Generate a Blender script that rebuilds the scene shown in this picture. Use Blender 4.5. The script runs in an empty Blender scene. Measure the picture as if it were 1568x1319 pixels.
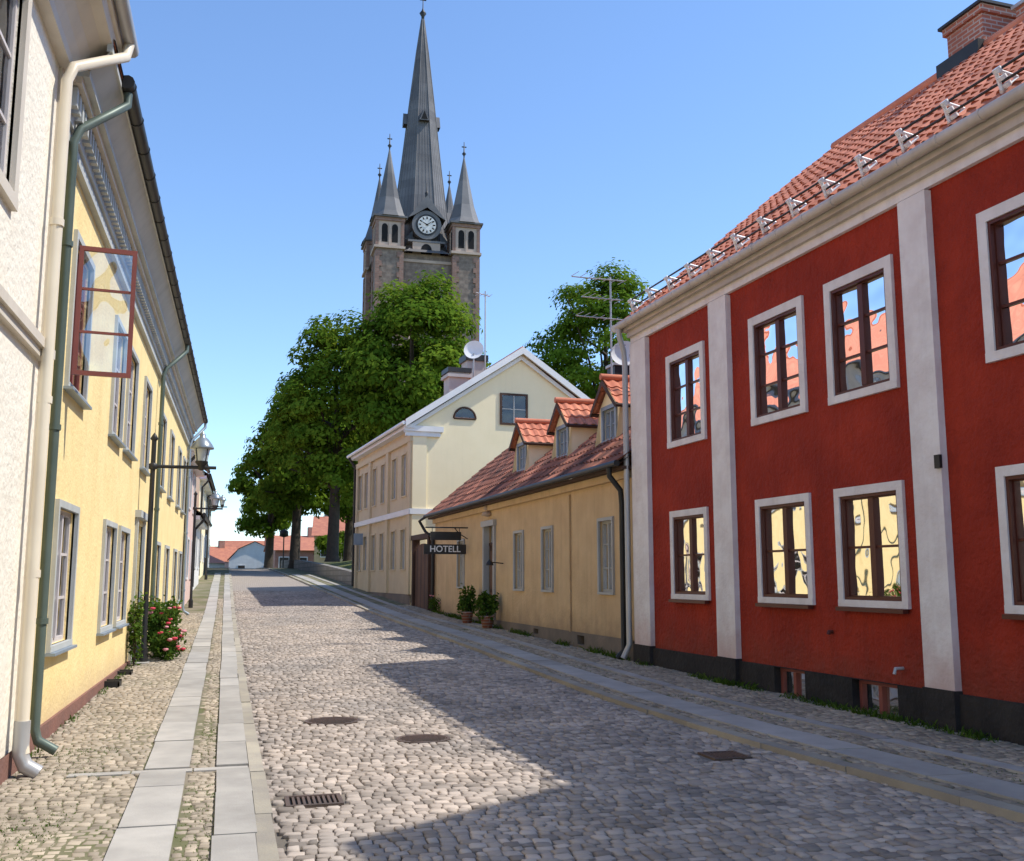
import bpy, math, random
import numpy as np
from mathutils import Vector
R = random.Random(11)
V = Vector
scene = bpy.context.scene

# ------------------------------------------------------------ materials
def newmat(name):
    m = bpy.data.materials.new(name); m.use_nodes = True
    nt = m.node_tree; nt.nodes.clear()
    out = nt.nodes.new('ShaderNodeOutputMaterial')
    return m, nt, out
def N(nt, t, **k):
    n = nt.nodes.new(t)
    for a, b in k.items(): setattr(n, a, b)
    return n
def mixc(nt, fac, a, b, mode='MIX'):
    n = N(nt, 'ShaderNodeMix', data_type='RGBA', blend_type=mode)
    for i, v in ((0, fac), (6, a), (7, b)):
        if isinstance(v, (int, float)): n.inputs[i].default_value = v
        elif isinstance(v, (tuple, list)): n.inputs[i].default_value = (*v[:3], 1)
        else: nt.links.new(v, n.inputs[i])
    return n.outputs[2]
def maprange(nt, v, a, b, c, d, smooth=False):
    n = N(nt, 'ShaderNodeMapRange'); n.clamp = True
    if smooth: n.interpolation_type = 'SMOOTHSTEP'
    nt.links.new(v, n.inputs[0])
    for i, x in zip((1, 2, 3, 4), (a, b, c, d)): n.inputs[i].default_value = x
    return n.outputs[0]
def noise_(nt, vec, scale, detail=3, rough=.6, mscale=None):
    if mscale:
        mp = N(nt, 'ShaderNodeMapping'); mp.inputs['Scale'].default_value = mscale
        nt.links.new(vec, mp.inputs[0]); vec = mp.outputs[0]
    n = N(nt, 'ShaderNodeTexNoise'); n.inputs['Scale'].default_value = scale
    n.inputs['Detail'].default_value = detail; n.inputs['Roughness'].default_value = rough
    nt.links.new(vec, n.inputs['Vector']); return n.outputs[0]
def M(name, c1, c2=None, rough=.85, scale=1.5, bump=.15, bscale=50, dist=.01, rv=0, metal=0, spec=.3,
      dirt=None, streak=0, bump2=0, patch=0):
    m, nt, out = newmat(name)
    p = N(nt, 'ShaderNodeBsdfPrincipled')
    tc = N(nt, 'ShaderNodeTexCoord').outputs['Object']
    if c2 is None: c2 = tuple(x * .8 for x in c1)
    col = mixc(nt, maprange(nt, noise_(nt, tc, scale), .35, .65, 0, 1), c1, c2)
    if patch:
        s = maprange(nt, noise_(nt, tc, 1.1, 4, .65), .5, .68, 0, patch)
        col = mixc(nt, s, col, tuple(x * .5 for x in c2))
    if streak:
        s = maprange(nt, noise_(nt, tc, 1, 3, .6, (5, 5, .35)), .5, .75, 0, streak)
        col = mixc(nt, s, col, tuple(x * .45 for x in c1))
    if rv:
        a = N(nt, 'ShaderNodeAttribute', attribute_name='rv').outputs['Fac']
        f = maprange(nt, a, 0, 1, 1 - rv, 1 + rv)
        cb = N(nt, 'ShaderNodeCombineColor')
        for i in range(3): nt.links.new(f, cb.inputs[i])
        col = mixc(nt, 1.0, col, cb.outputs[0], 'MULTIPLY')
    if dirt:
        sp = N(nt, 'ShaderNodeSeparateXYZ'); nt.links.new(tc, sp.inputs[0])
        ad = N(nt, 'ShaderNodeMath', operation='MULTIPLY_ADD')
        nt.links.new(noise_(nt, tc, 3.5, 4, .7), ad.inputs[0]); ad.inputs[1].default_value = -1.1 * dirt[1]
        nt.links.new(sp.outputs[2], ad.inputs[2])
        f = maprange(nt, ad.outputs[0], -.3 * dirt[1], .8 * dirt[1], dirt[2], 0, True)
        col = mixc(nt, f, col, dirt[0])
    nt.links.new(col, p.inputs['Base Color'])
    p.inputs['Roughness'].default_value = rough; p.inputs['Metallic'].default_value = metal
    p.inputs['Specular IOR Level'].default_value = spec
    if bump:
        b = N(nt, 'ShaderNodeBump'); b.inputs['Strength'].default_value = bump; b.inputs['Distance'].default_value = dist
        nt.links.new(noise_(nt, tc, bscale, 2, .6), b.inputs['Height'])
        last = b
        if bump2:
            b2 = N(nt, 'ShaderNodeBump'); b2.inputs['Strength'].default_value = bump2; b2.inputs['Distance'].default_value = .05
            nt.links.new(noise_(nt, tc, 4, 2, .5), b2.inputs['Height']); nt.links.new(b.outputs[0], b2.inputs['Normal']); last = b2
        nt.links.new(last.outputs[0], p.inputs['Normal'])
    nt.links.new(p.outputs[0], out.inputs[0])
    return m
def brickmat(name, c1, c2, mortar, s=1.0, bw=.25, rh=.075, ms=.012, stone=None, nsc=.8, amt=.55):
    m, nt, out = newmat(name)
    p = N(nt, 'ShaderNodeBsdfPrincipled'); p.inputs['Roughness'].default_value = .9
    tc = N(nt, 'ShaderNodeTexCoord').outputs['Object']
    sp = N(nt, 'ShaderNodeSeparateXYZ'); nt.links.new(tc, sp.inputs[0])
    ad = N(nt, 'ShaderNodeMath', operation='ADD'); nt.links.new(sp.outputs[0], ad.inputs[0]); nt.links.new(sp.outputs[1], ad.inputs[1])
    cb = N(nt, 'ShaderNodeCombineXYZ'); nt.links.new(ad.outputs[0], cb.inputs[0]); nt.links.new(sp.outputs[2], cb.inputs[1])
    b = N(nt, 'ShaderNodeTexBrick'); nt.links.new(cb.outputs[0], b.inputs[0])
    b.inputs['Color1'].default_value = (*c1, 1); b.inputs['Color2'].default_value = (*c2, 1); b.inputs['Mortar'].default_value = (*mortar, 1)
    b.inputs['Scale'].default_value = s; b.inputs['Brick Width'].default_value = bw; b.inputs['Row Height'].default_value = rh
    b.inputs['Mortar Size'].default_value = ms; b.inputs['Bias'].default_value = 0
    col = mixc(nt, maprange(nt, noise_(nt, tc, nsc, 4), .35, .65, 0, amt), b.outputs[0], stone or tuple(x * .6 for x in c1))
    nt.links.new(col, p.inputs['Base Color'])
    nt.links.new(p.outputs[0], out.inputs[0]); return m
def glassmat(name, k=1.05, add=.03, wav=.02):
    m, nt, out = newmat(name)
    fr = N(nt, 'ShaderNodeFresnel'); fr.inputs[0].default_value = 1.5
    f = N(nt, 'ShaderNodeMath', operation='MULTIPLY_ADD'); f.use_clamp = True
    nt.links.new(fr.outputs[0], f.inputs[0]); f.inputs[1].default_value = k; f.inputs[2].default_value = add
    t = N(nt, 'ShaderNodeBsdfTransparent'); t.inputs[0].default_value = (.9, .93, .93, 1)
    g = N(nt, 'ShaderNodeBsdfGlossy'); g.inputs['Roughness'].default_value = .02; g.inputs[0].default_value = (.95, .95, .95, 1)
    tc = N(nt, 'ShaderNodeTexCoord').outputs['Object']
    b = N(nt, 'ShaderNodeBump'); b.inputs['Strength'].default_value = 1; b.inputs['Distance'].default_value = wav
    nt.links.new(noise_(nt, tc, 2.2, 1, .4), b.inputs['Height']); nt.links.new(b.outputs[0], g.inputs['Normal'])
    x = N(nt, 'ShaderNodeMixShader'); nt.links.new(f.outputs[0], x.inputs[0]); nt.links.new(t.outputs[0], x.inputs[1]); nt.links.new(g.outputs[0], x.inputs[2])
    nt.links.new(x.outputs[0], out.inputs[0]); return m
def leafmat(name, cols, trans=.35, nscale=.5):
    m, nt, out = newmat(name)
    a = N(nt, 'ShaderNodeAttribute', attribute_name='rv').outputs['Fac']
    r = N(nt, 'ShaderNodeValToRGB'); e = r.color_ramp.elements
    e[0].color = (*cols[0], 1); e[1].color = (*cols[-1], 1)
    for i, c in enumerate(cols[1:-1]):
        x = e.new((i + 1) / (len(cols) - 1)); x.color = (*c, 1)
    nt.links.new(a, r.inputs[0])
    col = r.outputs[0]
    d = N(nt, 'ShaderNodeBsdfDiffuse'); t = N(nt, 'ShaderNodeBsdfTranslucent')
    nt.links.new(col, d.inputs[0]); nt.links.new(mixc(nt, .4, col, (.27, .32, .03)), t.inputs[0])
    x = N(nt, 'ShaderNodeMixShader'); x.inputs[0].default_value = trans
    nt.links.new(d.outputs[0], x.inputs[1]); nt.links.new(t.outputs[0], x.inputs[2])
    nt.links.new(x.outputs[0], out.inputs[0]); return m
def cobblemat(name, ca, cb_, joint, scale=9, jw=.05, green=.0):
    m, nt, out = newmat(name)
    p = N(nt, 'ShaderNodeBsdfPrincipled'); p.inputs['Roughness'].default_value = .85; p.inputs['Specular IOR Level'].default_value = .25
    tc = N(nt, 'ShaderNodeTexCoord').outputs['Object']
    v = N(nt, 'ShaderNodeTexVoronoi', voronoi_dimensions='2D'); v.inputs['Scale'].default_value = scale; v.inputs['Randomness'].default_value = .6
    nt.links.new(tc, v.inputs['Vector'])
    e = N(nt, 'ShaderNodeTexVoronoi', voronoi_dimensions='2D', feature='DISTANCE_TO_EDGE'); e.inputs['Scale'].default_value = scale; e.inputs['Randomness'].default_value = .6
    nt.links.new(tc, e.inputs['Vector'])
    sc = N(nt, 'ShaderNodeSeparateColor'); nt.links.new(v.outputs['Color'], sc.inputs[0])
    col = mixc(nt, sc.outputs[0], ca, cb_)
    f = maprange(nt, e.outputs[0], jw * .5, jw * 2, 1, 0)
    col = mixc(nt, f, col, joint)
    nt.links.new(col, p.inputs['Base Color'])
    nt.links.new(p.outputs[0], out.inputs[0]); return m

m_yellow = M('yellow_plaster', (.93, .74, .36), (.88, .67, .31), bump=.5, bscale=22, dist=.02, bump2=.25, dirt=((.5, .36, .24), .5, .5), streak=.14)
m_near = M('cream_white_plaster', (.88, .82, .69), (.83, .76, .63), bump=.6, bscale=16, dist=.022, bump2=.2, streak=.12)
m_cornw = M('cornice_cream', (.70, .63, .52), (.62, .55, .45), rough=.6, bump=.08, streak=.15)
m_corng = M('cornice_grey_paint', (.53, .54, .51), (.44, .46, .44), rough=.6, bump=.1, streak=.2)
m_red = M('red_plaster', (.37, .034, .013), (.275, .024, .010), scale=1.3, bump=1, bscale=14, dist=.035, bump2=.45, dirt=((.17, .06, .04), .8, .5), streak=.28)
m_white = M('white_plaster_trim', (.84, .80, .77), (.74, .68, .65), scale=3, bump=.6, bscale=16, dist=.02, streak=.2, dirt=((.52, .30, .26), .9, .6))
m_whitep = M('white_paint', (.82, .81, .78), (.75, .74, .71), rough=.5, bump=.1)
m_black = M('black_plinth', (.018, .017, .018), (.038, .034, .032), bump=.8, bscale=14, dist=.03, bump2=.3)
m_ochre = M('ochre_plaster', (.64, .46, .255), (.56, .39, .215), bump=.6, bscale=20, dist=.02, bump2=.25, streak=.28, dirt=((.28, .20, .13), .8, .7))
m_ochrep = M('ochre_plinth', (.22, .18, .145), (.15, .13, .11), bump=.6, bscale=15, dist=.02)
m_cream = M('cream_plaster', (.94, .81, .53), (.91, .78, .50), bump=.2, bscale=20, streak=.06)  # sunlit brightness of the cream gable is put into this lighter colour
m_cream_shade = M('cream_plaster_shaded', (.66, .54, .34), (.61, .49, .31), bump=.2, bscale=20, streak=.15)  # darker copy of the cream plaster; street-side shade put into the colour
m_brown = M('brown_sash_paint', (.11, .030, .020), (.09, .025, .018), rough=.4, bump=.05)
m_redsash = M('rust_sash_paint', (.28, .085, .07), (.22, .07, .06), rough=.5, bump=.05)
m_palesash = M('pale_sash_paint', (.66, .60, .57), (.58, .53, .51), rough=.5, bump=.05)
m_greysash = M('grey_sash_paint', (.42, .42, .40), (.36, .36, .34), rough=.5, bump=.05)
m_sill = M('zinc_sill', (.30, .36, .42), (.25, .30, .35), rough=.5, bump=0, metal=.3)
m_int = M('room_interior', (.07, .055, .045), (.04, .035, .03), bump=0)
m_curt = M('curtain_fabric', (.86, .84, .80), (.74, .72, .69), scale=6, bump=0)
m_glass = glassmat('window_glass')
m_glass2 = glassmat('cellar_glass', .8, .03)
m_tile = M('clay_tiles', (.70, .26, .15), (.55, .185, .105), scale=1.3, rv=.24, bump=0, rough=.8, patch=.3)
m_tiledark = M('weathered_clay_tiles', (.46, .18, .11), (.12, .065, .05), scale=1.6, rv=.4, bump=0, rough=.85)
m_roofplain = M('far_clay_roof', (.50, .20, .12), (.40, .15, .10), scale=2, bump=.3, bscale=8)
m_darkmetal = M('dark_metal', (.035, .035, .035), (.05, .048, .045), rough=.45, metal=.4, bump=0)
m_greenpipe = M('green_grey_pipe', (.13, .165, .14), (.09, .12, .10), rough=.45, metal=.2, bump=0)
m_creampipe = M('cream_pipe', (.80, .71, .55), (.72, .63, .49), rough=.4, bump=0)
m_greypipe = M('grey_pipe', (.50, .49, .47), (.42, .41, .40), rough=.4, bump=0, metal=.3)
m_gutter = M('light_gutter', (.60, .54, .47), (.48, .43, .37), rough=.5, bump=.05, streak=.3)
m_gal = M('galvanised_steel', (.78, .80, .82), (.68, .70, .72), rough=.45, metal=.2, bump=0)
m_brick = brickmat('chimney_brick', (.42, .15, .09), (.34, .11, .07), (.45, .38, .33))
m_plinthred = M('plinth_stone', (.26, .13, .10), (.20, .11, .09), bump=.6, bscale=20, dist=.02)
m_door = M('grey_blue_door', (.38, .42, .44), (.33, .37, .39), rough=.55, bump=.1)
m_wood = M('dark_brown_wood', (.085, .045, .03), (.06, .032, .022), rough=.7, bump=.3, bscale=20)
m_granite = M('granite_slab', (.43, .405, .365), (.35, .33, .30), scale=2.5, rv=.12, bump=.3, bscale=60, dist=.006, patch=.25)
m_kerb = M('granite_kerb', (.40, .36, .28), (.31, .28, .235), scale=2, rv=.15, bump=.4, bscale=40)
m_sett = M('road_setts', (.43, .355, .29), (.31, .27, .235), scale=.45, rv=.38, bump=0, patch=.4)
m_cob = M('sidewalk_cobbles', (.41, .34, .255), (.33, .28, .215), scale=.7, rv=.35, bump=0, patch=.35)
m_joint = M('sand_joints', (.23, .19, .15), (.15, .13, .105), scale=1.2, bump=.5, bscale=60)
m_jointg = M('mossy_joints', (.25, .21, .15), (.11, .12, .045), scale=1.0, bump=.5, bscale=60)
m_farroad = cobblemat('far_cobbles', (.40, .335, .28), (.31, .27, .235), (.22, .19, .155), 11)
m_iron = M('cast_iron', (.17, .115, .09), (.12, .09, .07), rough=.6, metal=.4, bump=.5, bscale=30)
m_grass = M('grass_ground', (.10, .13, .03), (.16, .16, .06), scale=.8, bump=.8, bscale=15, dist=.03)
m_earth = M('ground_earth', (.20, .17, .12), (.12, .13, .06), scale=.3, bump=.3)
m_stonew = brickmat('fieldstone_wall', (.30, .27, .24), (.22, .2, .18), (.14, .13, .11), 1, .5, .28, .03)
m_bark = M('bark', (.075, .055, .04), (.05, .04, .03), scale=4, bump=1, bscale=12, dist=.03)
m_leaf = leafmat('linden_leaves', [(.030, .062, .008), (.065, .13, .014), (.115, .20, .02), (.19, .28, .03)], .42)
m_bush = leafmat('bush_leaves', [(.025, .06, .01), (.06, .12, .02), (.11, .19, .035)], .3)
m_pink = M('pink_plaster', (.74, .55, .48), (.70, .50, .44), bump=.3)
m_wh2 = M('offwhite_plaster', (.78, .76, .72), (.7, .68, .64), bump=.3)
m_brownh = M('brown_boards', (.16, .09, .06), (.12, .07, .05), bump=.3)
m_petal = M('rose_petals', (.62, .03, .06), (.75, .12, .16), scale=9, bump=0, rough=.6)
m_petalp = M('pink_petals', (.78, .25, .30), (.8, .4, .42), scale=9, bump=0, rough=.6)
m_lampglass = M('frosted_lamp_glass', (.55, .59, .60), (.48, .53, .54), rough=.15, bump=0, spec=.6)
m_lampcap = M('lamp_hood', (.34, .37, .38), (.28, .31, .32), rough=.3, metal=.5, bump=0)
# church
m_cstone = brickmat('church_stone', (.35, .265, .205), (.20, .15, .12), (.28, .225, .18), 1, 1.1, .5, .06, (.14, .105, .082), 1.6, .75)
m_cbrick = brickmat('church_brick', (.38, .205, .15), (.25, .14, .105), (.29, .21, .17), 1, .6, .28, .04, (.20, .125, .095), 1.2, .7)
m_cplast = M('church_pale_stone', (.54, .42, .335), (.44, .34, .27), scale=.6, bump=.1)
m_chim = M('chimney_render', (.50, .49, .45), (.42, .41, .38), scale=2, bump=.2)
m_slate = M('spire_sheet', (.185, .175, .17), (.125, .12, .12), scale=.25, rough=.55, bump=0, rv=.2, metal=.1)
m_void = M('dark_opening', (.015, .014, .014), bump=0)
m_clock = M('clock_white', (.75, .75, .72), bump=0)

# ------------------------------------------------------------ builder
def fastmesh(name, verts, faces, mats, mi=None, rv=None, smooth=None):
    me = bpy.data.meshes.new(name)
    if isinstance(faces, np.ndarray):
        nf, k = faces.shape
        me.vertices.add(len(verts)); me.vertices.foreach_set('co', np.asarray(verts, dtype=np.float32).ravel())
        me.loops.add(nf * k); me.loops.foreach_set('vertex_index', faces.astype(np.int32).ravel())
        me.polygons.add(nf); me.polygons.foreach_set('loop_start', np.arange(0, nf * k, k, dtype=np.int32))
        me.update(calc_edges=True)
    else:
        me.from_pydata([tuple(v) for v in verts], [], faces)
    for m in mats: me.materials.append(m)
    if mi is not None: me.polygons.foreach_set('material_index', np.asarray(mi, dtype=np.int32))
    if rv is not None:
        a = me.attributes.new('rv', 'FLOAT', 'FACE'); a.data.foreach_set('value', np.asarray(rv, dtype=np.float32))
    if smooth is not None: me.polygons.foreach_set('use_smooth', np.asarray(smooth, dtype=bool))
    me.update()
    o = bpy.data.objects.new(name, me); scene.collection.objects.link(o); return o

class B:
    """world-axis builder with a local facade frame: x along, y outward, z up"""
    def __init__(s, name, org=(0, 0, 0), dx=(1, 0), dy=(0, 1)):
        s.name = name; s.org = V(org); s.parts = {}; s.kids = []
        s.frame((0, 0, 0), dx, dy)
    def frame(s, o, dx, dy):
        s.O = V(o); s.dx = V((dx[0], dx[1], 0)).normalized(); s.dy = V((dy[0], dy[1], 0)).normalized()
    def w(s, x, y, z): return s.O + s.dx * x + s.dy * y + V((0, 0, z))
    def P(s, part):
        return s.parts.setdefault(part, dict(v=[], f=[], m=[], mi=[], rv=[], sm=[]))
    def add(s, part, mat, vs, fs, rv=None, sm=False, local=True):
        p = s.P(part)
        if mat not in p['m']: p['m'].append(mat)
        k = p['m'].index(mat); b = len(p['v'])
        p['v'] += [s.w(*v) for v in vs] if local else [V(v) for v in vs]
        for i, f in enumerate(fs):
            p['f'].append([b + j for j in f]); p['mi'].append(k); p['sm'].append(sm)
            p['rv'].append(rv[i] if rv is not None and not isinstance(rv, float) else (rv if rv is not None else R.random()))
    def face(s, part, mat, pts): s.add(part, mat, pts, [list(range(len(pts)))])
    def box(s, part, mat, x0, x1, y0, y1, z0, z1):
        vs = [(x, y, z) for z in (z0, z1) for y in (y0, y1) for x in (x0, x1)]
        r = R.random()
        s.add(part, mat, vs, [(0, 2, 3, 1), (4, 5, 7, 6), (0, 1, 5, 4), (2, 6, 7, 3), (0, 4, 6, 2), (1, 3, 7, 5)], rv=r)
    def tube(s, part, mat, pts, r, n=10, local=True, caps=True):
        P = [s.w(*p) if local else V(p) for p in pts]
        rs = r if isinstance(r, (list, tuple)) else [r] * len(P)
        ref = None; vs = []; fs = []
        for i, p in enumerate(P):
            t = (P[min(i + 1, len(P) - 1)] - P[max(i - 1, 0)]).normalized()
            if ref is None: ref = t.orthogonal().normalized()
            ref = (ref - t * ref.dot(t))
            ref = ref.normalized() if ref.length > 1e-5 else t.orthogonal().normalized()
            bn = t.cross(ref)
            for k in range(n):
                a = 2 * math.pi * k / n
                vs.append(p + (ref * math.cos(a) + bn * math.sin(a)) * rs[i])
        for i in range(len(P) - 1):
            for k in range(n):
                fs.append((i * n + k, i * n + (k + 1) % n, (i + 1) * n + (k + 1) % n, (i + 1) * n + k))
        s.add(part, mat, vs, fs, rv=.5, sm=True, local=False)
        if caps: s.add(part, mat, vs[:n] + vs[-n:], [list(range(n)), list(range(n, 2 * n))], rv=.5, local=False)
    def lathe(s, part, mat, c, prof, n=12, sm=True, rot=0):
        vs = []; fs = []
        for (r, z) in prof:
            for k in range(n):
                a = 2 * math.pi * (k + rot) / n; vs.append((c[0] + r * math.cos(a), c[1] + r * math.sin(a), c[2] + z))
        rv = []
        for i in range(len(prof) - 1):
            for k in range(n):
                fs.append((i * n + k, i * n + (k + 1) % n, (i + 1) * n + (k + 1) % n, (i + 1) * n + k)); rv.append(R.random())
        s.add(part, mat, vs, fs, sm=sm, rv=rv)
    def tiles(s, part, mat, xa, xb, y0, z0, y1, z1, tw=.2, tl=.33, seg=6, amp=.02):
        L = math.hypot(y1 - y0, z1 - z0); uy, uz = (y1 - y0) / L, (z1 - z0) / L
        ny, nz = (uz, -uy) if uy < 0 else (-uz, uy)
        nc = max(1, round((xb - xa) / tw)); nr = max(1, round(L / tl)); nx = nc * seg + 1
        vs = []; fs = []; rv = []
        wob = [R.uniform(-.008, .008) for _ in range(nr + 1)]
        for r in range(nr):
            for q in (0, 1):
                sl = L * (r + q) / nr + (-.02 if q == 0 else 0); off = (.038 if q == 0 else .012)
                for i in range(nx):
                    x = xa + (xb - xa) * i / (nx - 1); ph = 2 * math.pi * i / seg
                    h = amp * (math.cos(ph) + .3 * math.sin(2 * ph)) + off + wob[r + q] + .016 * math.sin(x * 1.7 + sl)
                    vs.append((x, y0 + uy * sl + ny * h, z0 + uz * sl + nz * h))
        cr = [[R.random() for _ in range(nc)] for _ in range(nr)]
        for r in range(2 * nr - 1):
            for i in range(nx - 1):
                fs.append((r * nx + i, r * nx + i + 1, (r + 1) * nx + i + 1, (r + 1) * nx + i))
                rv.append(cr[r // 2][i // seg] if r % 2 == 0 else 0.1)
        s.add(part, mat, vs, fs, rv=rv)
    def wall(s, part, mat, x0, x1, z0, z1, ops=(), y=0, depth=.16):
        ops = [o for o in ops if o[0] < x1 and o[1] > x0 and o[2] < z1 and o[3] > z0]
        xs = sorted({x0, x1} | {c for o in ops for c in o[:2] if x0 < c < x1})
        zs = sorted({z0, z1} | {c for o in ops for c in o[2:4] if z0 < c < z1})
        for i in range(len(xs) - 1):
            for j in range(len(zs) - 1):
                cx, cz = (xs[i] + xs[i + 1]) / 2, (zs[j] + zs[j + 1]) / 2
                if any(o[0] < cx < o[1] and o[2] < cz < o[3] for o in ops): continue
                s.face(part, mat, [(xs[i], y, zs[j]), (xs[i + 1], y, zs[j]), (xs[i + 1], y, zs[j + 1]), (xs[i], y, zs[j + 1])])
        for o in ops:
            a, b, c, d = o[:4]; c = max(c, z0); d = min(d, z1)
            for q in ([(a, c), (a, d)], [(b, c), (b, d)], [(a, c), (b, c)], [(a, d), (b, d)]):
                (p, r_), (t, u) = q
                s.face(part, mat, [(p, y, r_), (t, y, u), (t, y - depth, u), (p, y - depth, r_)])
    def curtain(s, x0, x1, z0, z1, y):
        n = 16; vs = []; fs = []; ph = R.random() * 6
        for i in range(n + 1):
            x = x0 + (x1 - x0) * i / n; yy = y + .02 * math.sin(i * 1.9 + ph)
            vs += [(x, yy, z0), (x, yy, z1)]
        for i in range(n): fs.append((2 * i, 2 * i + 2, 2 * i + 3, 2 * i + 1))
        s.add('curtains', m_curt, vs, fs, sm=True)
    def window(s, x0, x1, z0, z1, nx=2, nz=3, cas=.1, casm=None, frm=None, sash=None, y=0, rec=.04, sill=None, curt=1, mull=.07, inner=True, glass=None):
        casm = casm or m_whitep; sash = sash or m_brown
        if cas:
            s.box('window_casings', casm, x0 - cas, x1 + cas, y - .02, y + .04, z1, z1 + cas)
            s.box('window_casings', casm, x0 - cas, x1 + cas, y - .02, y + .045, z0 - cas * .8, z0)
            s.box('window_casings', casm, x0 - cas, x0, y - .02, y + .04, z0, z1)
            s.box('window_casings', casm, x1, x1 + cas, y - .02, y + .04, z0, z1)
        if sill: s.box('window_sills', sill, x0 - cas - .03, x1 + cas + .03, y - .01, y + .09, z0 - cas * .8 - .03, z0 - cas * .8 - .003)
        ya, yb = y - rec - .05, y - rec
        f = .05
        s.box('window_sashes', sash, x0, x1, ya, yb, z0, z0 + f); s.box('window_sashes', sash, x0, x1, ya, yb, z1 - f, z1)
        s.box('window_sashes', sash, x0, x0 + f, ya, yb, z0 + f, z1 - f); s.box('window_sashes', sash, x1 - f, x1, ya, yb, z0 + f, z1 - f)
        for i in range(1, nx):
            c = x0 + (x1 - x0) * i / nx
            w_ = mull / 2 if (nx == 2 or i == nx // 2) else .013
            s.box('window_sashes', sash, c - w_, c + w_, ya + .002, yb - .002 + (.02 if w_ > .02 else 0), z0 + f, z1 - f)
        for j in range(1, nz):
            c = z0 + (z1 - z0) * j / nz
            s.box('window_sashes', sash, x0 + f, x1 - f, ya + .008, yb - .006, c - .014, c + .014)
        yg = y - rec - .028
        for i in range(nx):
            a, c = x0 + (x1 - x0) * i / nx + .01, x0 + (x1 - x0) * (i + 1) / nx - .01
            t1, t2 = R.uniform(-.006, .006), R.uniform(-.004, .004)
            s.face('window_panes', glass or m_glass, [(a, yg - t1, z0 + .01), (c, yg + t1, z0 + .01), (c, yg + t1 + t2, z1 - .01), (a, yg - t1 + t2, z1 - .01)])
        if inner:
            yi, yk = y - .161, y - 1.1
            for q in ([(x0, z0), (x1, z0)], [(x0, z1), (x1, z1)], [(x0, z0), (x0, z1)], [(x1, z0), (x1, z1)]):
                (p, r_), (t, u) = q
                s.face('rooms', m_int, [(p, yi, r_), (t, yi, u), (t, yk, u), (p, yk, r_)])
            s.face('rooms', m_int, [(x0, yk, z0), (x1, yk, z0), (x1, yk, z1), (x0, yk, z1)])
        if curt:
            w_ = (x1 - x0)
            k = R.uniform(.24, .34) if curt == 1 else .43
            s.curtain(x0 + .01, x0 + w_ * k, z0 + .01, z1 - .01, y - .17)
            s.curtain(x1 - w_ * k, x1 - .01, z0 + .01, z1 - .01, y - .17)
            if curt == 1 and R.random() < .6: s.curtain(x0 + .02, x1 - .02, z0 + .01, z0 + (z1 - z0) * R.uniform(.3, .5), y - .22)
    def done(s):
        e = bpy.data.objects.new(s.name, None); e.location = s.org; e.empty_display_size = .3
        scene.collection.objects.link(e)
        for n, p in s.parts.items():
            o = fastmesh(n, p['v'], p['f'], p['m'], p['mi'], p['rv'], p['sm']); o.parent = e
        for k in s.kids: k.parent = e
        return e

def shell(b, xa, xb, W, ze, zr, wm, rm, ops, ov=.25, ovx=.15, zb=-.6, z_e2=None, tiled=True, uw=None):
    """walls + gable roof, ridge parallel to the street"""
    zE = z_e2 if z_e2 is not None else ze + .12
    b.wall('walls', wm, xa, xb, zb, ze, ops)
    b.face('walls', wm, [(xa, -W, zb), (xb, -W, zb), (xb, -W, ze), (xa, -W, ze)])
    zr2 = zr - .06
    for x in (xa, xb):
        b.face('walls', uw or wm, [(x, 0, zb), (x, -W, zb), (x, -W, ze), (x, -W / 2, zr2), (x, 0, ze)])
    if tiled:
        b.tiles('roof', rm, xa - ovx, xb + ovx, ov, zE, -W / 2, zr)
    else:
        b.face('roof', rm, [(xa - ovx, ov, zE), (xb + ovx, ov, zE), (xb + ovx, -W / 2, zr), (xa - ovx, -W / 2, zr)])
    b.face('roof', rm, [(xa - ovx, -W - ov, zE), (xb + ovx, -W - ov, zE), (xb + ovx, -W / 2, zr), (xa - ovx, -W / 2, zr)])
    b.face('roof_underside', m_wood, [(xa - ovx, ov, zE - .03), (xb + ovx, ov, zE - .03), (xb + ovx, -W / 2, zr - .03), (xa - ovx, -W / 2, zr - .03)])
    b.tube('ridge_tiles', rm, [(xa - ovx, -W / 2, zr + .03), (xb + ovx, -W / 2, zr + .03)], .1, 8)

# ------------------------------------------------------------ ground profile
GP = [(-60, 0), (10, 0), (17, .1), (33, .42), (40, .75), (47, 1.12), (60, 1.7), (75, 2.2), (88, 2.35), (105, 2.0), (150, -1), (220, -5), (900, -14), (3000, -20)]
gx = [p[0] for p in GP]; gv = [p[1] for p in GP]
GT = {}
def gz(y):
    k = round(y, 2)
    if k not in GT: GT[k] = float(np.mean(np.interp([y + d for d in (-4, -3, -2, -1, 0, 1, 2, 3, 4)], gx, gv)))
    return GT[k]
LP = [(-30, .60), (6.4, .23), (60, -.6), (90, -1.1), (120, -2.5), (150, -5)]
RP = [(-30, 6.2), (3, 5.25), (5.8, 4.98), (11, 4.55), (22, 4.5), (36, 4.0), (46, 3.3), (60, 2.5), (80, 1.6), (100, .8), (120, -.2), (150, -2)]
def xl(y): return float(np.mean(np.interp([y + d for d in (-2, -1, 0, 1, 2)], [p[0] for p in LP], [p[1] for p in LP])))
def xr(y): return float(np.mean(np.interp([y + d for d in (-2, -1, 0, 1, 2)], [p[0] for p in RP], [p[1] for p in RP])))

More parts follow.
